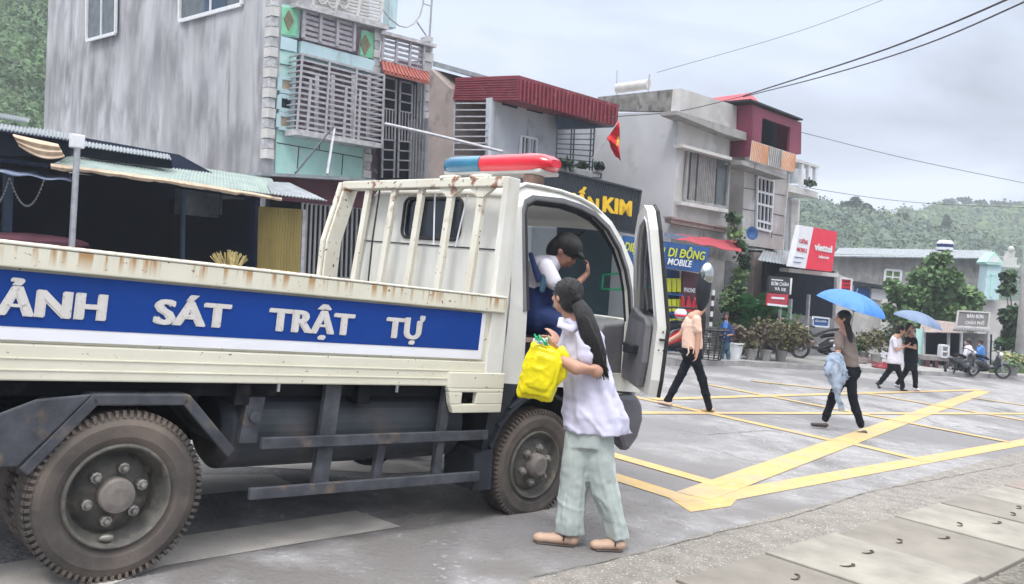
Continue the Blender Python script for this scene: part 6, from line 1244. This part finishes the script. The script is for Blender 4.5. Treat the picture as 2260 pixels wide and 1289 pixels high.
# ---- her yellow plastic bag
bagr = empty('plastic_bag', D(1190, 880, 5.2), 'bright yellow plastic bag held in the hand of the girl in the lilac shirt', 'bag'); m = MB(); FBg = Face(D(1190, 820, 5.16), V((.15, 1, 0)))
ring = [(1176, 752), (1200, 757), (1222, 766), (1240, 772), (1245, 800), (1236, 835), (1226, 862), (1215, 888), (1180, 882), (1142, 877), (1139, 862), (1148, 825), (1162, 782)]
cen = (1196, 822)
for sh, o, t in ((1, -.03, .06), (.86, -.005, .11), (.6, .0, .14)): FBg.poly(m, [(cen[0]+(x-cen[0])*sh, cen[1]+(y-cen[1])*sh) for x, y in ring], o+t/2, t)
o = m.build('sack', 'bag', bagr, remesh=.009, smit=5)
for v in o.data.vertices: n_ = noise.noise(v.co*7+V((2, 0, 0)))*.008+(1-abs(noise.noise(v.co*16)))**4*.007+(1-abs(math.sin(v.co.x*22+v.co.z*5+noise.noise(v.co*5)*4)))**3*.005; v.co += v.normal*n_
m = MB(); m.tube([FBg.at(1234, 768, .02), FBg.at(1246, 788, 0), FBg.at(1240, 830, .0), FBg.at(1228, 850, .01)], [.03, .035, .03, .01], 8, .4, fn=(0, 1, 0)); m.build('handle_flap', 'bag', bagr, smooth=True)
m = MB()
for i in range(16): a = FBg.at(1186+i*1.6, 757+i*.4, .05); m.mi = i % 2; m.tube([a, a+V((random.uniform(-.05, .03), random.uniform(-.03, .03), random.uniform(.015, .055)))], .007, 5)
m.build('packet', ['greenlabel', 'whitecloth'], bagr)
# ---- person inside the cab
p_ = Fig('person', 6.35, 'person in a white and navy school uniform bending forward inside the truck cab', base=TT @ V((2.8, .8, .98)))
m = MB(); p_.head(m, 1247, 553, 0, (.80, -.22, -.60), 1.08); p_.chain(m, [(1238, 565, 0), (1215, 585, .02), (1190, 620, .02), (1178, 690, .02)], [.05, .06, .10, .11]); p_.chain(m, [(1205, 590, -.12), (1236, 645, -.10), (1276, 625, 0), (1296, 604, .08)], [.042, .034, .028, .024]); p_.hand(m, p_.J(1296, 606, .08), (.1, .3, 1), (-.9, .1, 0), .85, .9)
p_.chain(m, [(1180, 700, 0), (1235, 712, -.05), (1245, 770, -.05)], [.07, .06, .05]); p_.part('body', m, 'skindk', .011); p_.face()
m = MB(); c, f, r, u, k = p_.hf; m.ell(c+u*.045-f*.005, .105, .118, .092, (r, f, u)); m.ell(c-f*.06-u*.02, .09, .07, .10, (r, f, u)); m.ell(c+f*.10+u*.045, .06, .05, .022, (r, f, u)); p_.part('hair', m, 'hair', .01)
m = MB(); p_.chain(m, [(1218, 580, .01), (1196, 598, .02), (1182, 640, .02)], [.075, .12, .13]); p_.chain(m, [(1205, 590, -.12), (1222, 622, -.15)], [.065, .06]); p_.part('shirt', m, 'whitecloth', .011)
m = MB(); p_.chain(m, [(1184, 650, .02), (1182, 700, 0), (1232, 712, -.04), (1244, 765, -.04)], [.142, .14, .09, .07]); p_.part('trousers', m, 'navycloth', .012); m = MB(); p_.chain(m, [(1172, 562, -.15), (1180, 590, -.17), (1188, 618, -.17)], [.018, .02, .02], .5); m.build('strap', 'navycloth', p_.root); m = MB(); p_.chain(m, [(1212, 596, -.14), (1204, 612, -.17), (1196, 640, -.17)], [.02, .03, .02], .5); m.build('scarf', 'jeans', p_.root)
# ---- woman in the peach blouse
def walker(Y, label, hd, facing, shoulder, hip, legs, feet, top, bottom, shoes, arms, skin='skin', hair=None, hem=None, sc_=1, sleeve=.55, vox=.013, torso_w=(.16, .13, .15)):
    p = Fig('person', Y, label, base=onrd(D(hip[0], 900, Y))); m = MB(); p.head(m, *hd, facing, sc_); sx_, sy_ = shoulder; p.chain(m, [(hd[0], hd[1]+(sy_-hd[1])*.55, hd[2]), (sx_, sy_, 0), (hip[0], hip[1], 0)], [.05*sc_, .09*sc_, .11*sc_])
    for a in arms: p.chain(m, a[0], [.045*sc_, .038*sc_, .03*sc_, .024*sc_][:len(a[0])]); e0, e1 = p.J(*a[0][-2]), p.J(*a[0][-1]); p.hand(m, e1, (e1-e0), a[1], .95*sc_, .8)
    for L in legs: p.chain(m, L, [.07*sc_, .05*sc_, .035*sc_])
    p.part('body', m, skin, vox*.85); p.face()
    m = MB(); hx = hem or hip; p.loft(m, [(sx_, sy_-6*sc_, 0, .06*sc_, .05), (sx_, sy_+1, 0, torso_w[0]*.85*sc_, .085), (sx_, sy_+8, 0, torso_w[0]*sc_, .10), ((sx_+hx[0])/2, (sy_+hx[1])/2, 0, torso_w[1]*sc_, .115), (hx[0], hx[1]-6, 0, torso_w[2]*sc_, .125), (hx[0], hx[1], 0, torso_w[2]*sc_, .12)], 26, .04)
    for a in arms:
        q0, q1 = a[0][0], a[0][1]; t = a[2] if len(a) > 2 else sleeve; p.chain(m, [q0, tuple(q0[i]+(q1[i]-q0[i])*t for i in range(3))], [.062*sc_, .062*sc_])
    wrinkle(p.part('shirt', m, top, vox, 1), .007, 22, 12, sx_); m = MB(); p.loft(m, [(hip[0], hip[1]-8, 0, .14*sc_, .11), (hip[0], hip[1]+6, 0, .15*sc_, .12), (hip[0], hip[1]+16, 0, .14*sc_, .115)], 22, .02)
    for L in legs: p.chain(m, L, [.080*sc_, .066*sc_, .052*sc_])
    wrinkle(p.part('trousers', m, bottom, vox, 1), .010, 14, 20, sx_+3)
    for (hx_, hy), (tx, ty) in feet:
        m = MB(); a, b = p.J(hx_, hy, 0), p.J(tx, ty, 0); m.tube([a, b], [.036*sc_, .03*sc_], 10, .7); m.ell(a, .04*sc_, .04*sc_, .03*sc_); m.ell(b, .042*sc_, .036*sc_, .022*sc_); p.part('shoe', m, shoes, .009)
        m = MB(); m.tube([a.lerp(b, -.05)-Z*.028, b-Z*.022+(b-a)*.1], .032*sc_, 8, .3, fn=(0, 0, 1)); m.build('sole', 'shoe', p.root)
    m = MB(); c, f, r, u, k = p.hf; m.ell(c+u*.024*k-f*.012*k, .086*k, .100*k, .090*k, (r, f, u)); m.ell(c-f*.04*k-u*.03*k, .078*k, .06*k, .075*k, (r, f, u))
    if hair: p.chain(m, hair, [.035*sc_]+[.045*sc_]*(len(hair)-2)+[.02*sc_], .6)
    p.part('hair', m, 'hair', vox*.8); return p
w1 = walker(12.3, 'woman in a peach blouse and black trousers striding left, head hidden by the truck mirror', (1550, 657, 0), (-1, -.05, 0), (1529, 702), (1527, 776), [[(1522, 785, .04), (1501, 832, .04), (1473, 884, .04)], [(1532, 785, -.04), (1550, 838, -.04), (1565, 898, -.04)]], [((1478, 892), (1456, 888)), ((1572, 905), (1553, 905))], 'peach', 'blackcloth', 'tanshoe',
            [([(1538, 705, -.13), (1542, 742, -.15), (1538, 778, -.17)], (-1, 0, 0), .62), ([(1522, 705, .13), (1502, 738, .16), (1478, 752, .18)], (0, 0, -1), .5)], hair=[(1548, 668, .02), (1552, 700, .0), (1553, 735, -.02)], hem=(1527, 769), torso_w=(.125, .14, .145))
m = MB(); w1.chain(m, [(1519, 764, -.14), (1520, 778, -.16), (1516, 784, -.15)], [.012, .01, .008]); w1.chain(m, [(1526, 764, -.14), (1532, 770, -.16), (1530, 780, -.15)], [.015, .01, .008]); m.build('waist_tie', 'peach', w1.root)
# ---- woman in the taupe shirt under the blue umbrella
w2 = walker(11.8, 'woman in a taupe shirt with a ponytail carrying a denim jacket under the blue umbrella', (1861, 702, 0), (-.97, .25, 0), (1864, 737), (1875, 815), [[(1868, 822, .04), (1838, 876, .04), (1822, 924, .04)], [(1878, 822, -.04), (1882, 880, -.04), (1900, 938, -.04)]], [((1822, 938), (1795, 936)), ((1908, 954), (1884, 957))], 'taupe', 'blackcloth', 'shoe',
            [([(1852, 740, -.12), (1850, 772, -.15), (1846, 790, -.18)], (-1, 0, 0), .78), ([(1876, 740, .10), (1884, 765, .10), (1876, 738, -.02)], (0, 0, 1), .5)], skin='skin', hair=[(1867, 708, -.03), (1872, 722, -.08), (1876, 742, -.09), (1878, 762, -.08)], hem=(1875, 809), torso_w=(.14, .145, .125))
m = MB(); w2.chain(m, [(1841, 763, -.15), (1859, 765, -.15)], [.016, .016]); m.build('cuff', 'whitecloth', w2.root)
jk = empty('denim_jacket', w2.J(1848, 830, -.2), 'crumpled light denim jacket hanging from the arm of the woman in taupe', 'jacket'); m = MB(); FJ = Face(w2.J(1848, 830, -.2), V((0, 1, 0)))
jp = [(1838, 776), (1858, 778), (1866, 800), (1874, 833), (1862, 852), (1856, 868), (1860, 885), (1866, 908), (1852, 906), (1846, 885), (1838, 862), (1830, 842), (1822, 830), (1819, 812), (1826, 785)]
for sh, t in ((1, .04), (.8, .09), (.55, .13)): FJ.poly(m, [(1846+(x-1846)*sh, 825+(y-825)*sh) for x, y in jp], t/2, t)
o = m.build('cloth', 'denim', jk, remesh=.012, smit=3)
for v in o.data.vertices: v.co += v.normal*(abs(math.sin(v.co.x*34+v.co.z*9+noise.noise(v.co*4)*5))*-.018+noise.noise(v.co*11)*.02)
m = MB(); m.tube([w2.J(1832, 800, -.24), w2.J(1826, 822, -.25), w2.J(1825, 830, -.24)], [.04, .035, .03], 8); m.build('sleeve', 'denim', jk, smooth=True)
def umbrella(name, apex, edge_c, ax, R_, H_, mt, hand, label, n=8, sag=.0):
    r = empty(name, hand, label, 'umbrella', 'umbrellas'); ax = V(ax).normalized(); e1 = ax.cross(V((0, 1, 0))).normalized(); e2 = ax.cross(e1); P = []
    for i in range(n*4+1):
        a = 2*math.pi*i/(n*4); c_ = math.cos((i % 4)/4*2*math.pi); rr_ = R_*(1-.045*(1-c_)); row = []
        for j in range(9):
            t = j/8; row.append(apex+(e1*math.cos(a)+e2*math.sin(a))*rr_*math.sin(t*1.25)/math.sin(1.25)-ax*H_*(1-math.cos(t*1.25))/(1-math.cos(1.25)))
        P.append(row)
    m = MB(); m.grid(P); m.build('canopy', mt, r, smooth=False, solid=.004); m = MB(); m.tube([apex+ax*.06, apex, hand], .007, 6); m.build('shaft', 'steel', r); m = MB()
    for i in range(n):
        rim = P[i*4]; mid = rim[4]; m.tube([q-ax*.006 for q in rim], .0035, 4); m.tube([apex.lerp(hand, .45), mid], .003, 4)
    m.build('ribs', 'dkbar', r); m = MB(); m.tube([hand-(apex-hand).normalized()*.04, hand+(apex-hand).normalized()*.06], .014, 8); m.build('handle', 'black', r); return r
umbrella('umbrella', w2.J(1890, 646, -.02), None, (.24, -.16, 1), .49, .20, 'umb', w2.J(1876, 740, -.04), 'bright blue open umbrella over the woman in the taupe shirt')
# ---- couple under the slate umbrella
w3 = walker(19.4, 'child in a white shirt and dark trousers walking right under the slate umbrella', (1988, 728, 0), (.95, -.3, 0), (1978, 745), (1973, 802), [[(1970, 808, .04), (1955, 828, .06), (1942, 845, .04)], [(1978, 808, -.03), (1988, 830, -.04), (1992, 854, -.03)]], [((1936, 846), (1941, 855)), ((1990, 860), (2000, 862))], 'whitecloth', 'blackcloth', 'black',
            [([(1974, 750, -.1), (1978, 772, -.14), (1998, 764, -.12)], (0, 0, 1), .6)], hem=(1975, 803), sc_=.98, vox=.015, torso_w=(.14, .16, .19))
w4 = walker(19.5, 'person all in black walking arm in arm under the slate umbrella', (2009, 724, 0), (.9, -.35, 0), (2011, 745), (2010, 802), [[(2006, 806, .06), (1996, 826, .06), (1980, 846, .06)], [(2016, 806, -.03), (2020, 830, -.02), (2020, 854, 0)]], [((1976, 850), (1988, 855)), ((2018, 858), (2028, 860))], 'blackcloth', 'blackcloth', 'whitecloth',
            [([(2016, 750, -.1), (2020, 768, -.18), (2002, 764, -.22)], (0, 0, 1), .35), ([(2004, 750, .1), (2000, 740, .0), (2006, 730, -.05)], (0, 0, 1), .5)], hem=(2010, 800), sc_=.98, vox=.015, torso_w=(.15, .15, .16))
umbrella('umbrella', D(2033, 690, 19.3), None, (.26, -.10, 1), .56, .23, 'umb2', D(2006, 735, 19.3), 'slate blue open umbrella over the child in white and person in black')
# ---- man standing by the pots
w5 = walker(21.9, 'man in dark jacket, blue shirt and jeans standing by the climbing vine', (1603, 697, 0), (-.2, -1, -.15), (1602, 716), (1600, 755), [[(1596, 760, .0), (1594, 782, 0), (1592, 800, 0)], [(1604, 760, 0), (1607, 782, 0), (1608, 800, 0)]], [((1591, 802), (1586, 804)), ((1608, 802), (1612, 804))], 'navycloth', 'jeans', 'blackcloth',
            [([(1592, 720, -.03), (1586, 738, -.1), (1598, 741, -.25)], (0, 0, 1), .9), ([(1612, 720, -.03), (1618, 738, -.1), (1604, 741, -.25)], (0, 0, 1), .9)], skin='skindk', sc_=.86, vox=.015, torso_w=(.20, .19, .17))
m = MB(); w5.chain(m, [(1602, 712, -.13), (1600, 730, -.14), (1599, 742, -.14)], [.05, .06, .05], .4); m.build('undershirt', 'umb', w5.root)
# ---- two riders far right
for x, mt, hx, lb in ((2137, 'whitecloth', -1, 'person in white sitting on the left of the two right hand motorbikes'), (2164, 'navycloth', -1, 'person in blue sitting on the far right motorbike')):
    Yr = onrd(G(x, 832)).y+.1; p = Fig('person', Yr, lb, base=onrd(D(x, 832, Yr)), group='riders on the right hand motorbikes'); m = MB(); p.head(m, x, 755, 0, (-.8, -.5, 0), .95); p.chain(m, [(x, 762, 0), (x, 770, 0), (x+1, 798, 0)], [.05, .09, .11])
    p.chain(m, [(x-4, 772, -.1), (x-8, 785, -.15), (x-16, 788, -.2)], [.045, .038, .03]); p.hand(m, p.J(x-16, 788, -.2), (-1, 0, 0), (0, 0, -1)); p.chain(m, [(x+1, 799, 0), (x-9, 803, -.1), (x-6, 822, -.1)], [.08, .06, .04]); p.part('body', m, 'skindk', .015); p.face()
    m = MB(); p.chain(m, [(x, 769, 0), (x, 780, 0), (x+1, 797, 0)], [.12, .14, .13]); p.chain(m, [(x-4, 772, -.1), (x-8, 784, -.14)], [.065, .06]); p.part('shirt', m, 'umb' if mt == 'navycloth' else mt, .015); m = MB(); p.chain(m, [(x+1, 799, 0), (x-9, 803, -.1), (x-6, 820, -.1)], [.11, .085, .06]); p.part('trousers', m, 'blackcloth', .015)
    m = MB(); c, f, r, u, k = p.hf; m.ell(c+u*.02-f*.01, .09, .105, .095, (r, f, u)); p.part('hair', m, 'hair', .012); m = MB(); m.ell(p.J(x-6, 825, -.1), .05, .08, .03); m.build('shoe', 'black', p.root)
# ============================================================ haze
m = MB(); m.box(-260, 330, -20, 345, gz(0, 0)-40, 130); hz = m.build('haze', 'white'); hz['kind'] = 'stuff'; hz.data.materials.clear()
hm = bpy.data.materials.new('haze air'); hm.use_nodes = True; hn = hm.node_tree; hn.nodes.remove(hn.nodes['Principled BSDF']); pv = hn.nodes.new('ShaderNodeVolumePrincipled')
pv.inputs['Color'].default_value = (.86, .92, 1, 1); pv.inputs['Density'].default_value = .0017; pv.inputs['Anisotropy'].default_value = .2; hn.links.new(pv.outputs[0], hn.nodes['Material Output'].inputs['Volume']); hz.data.materials.append(hm)
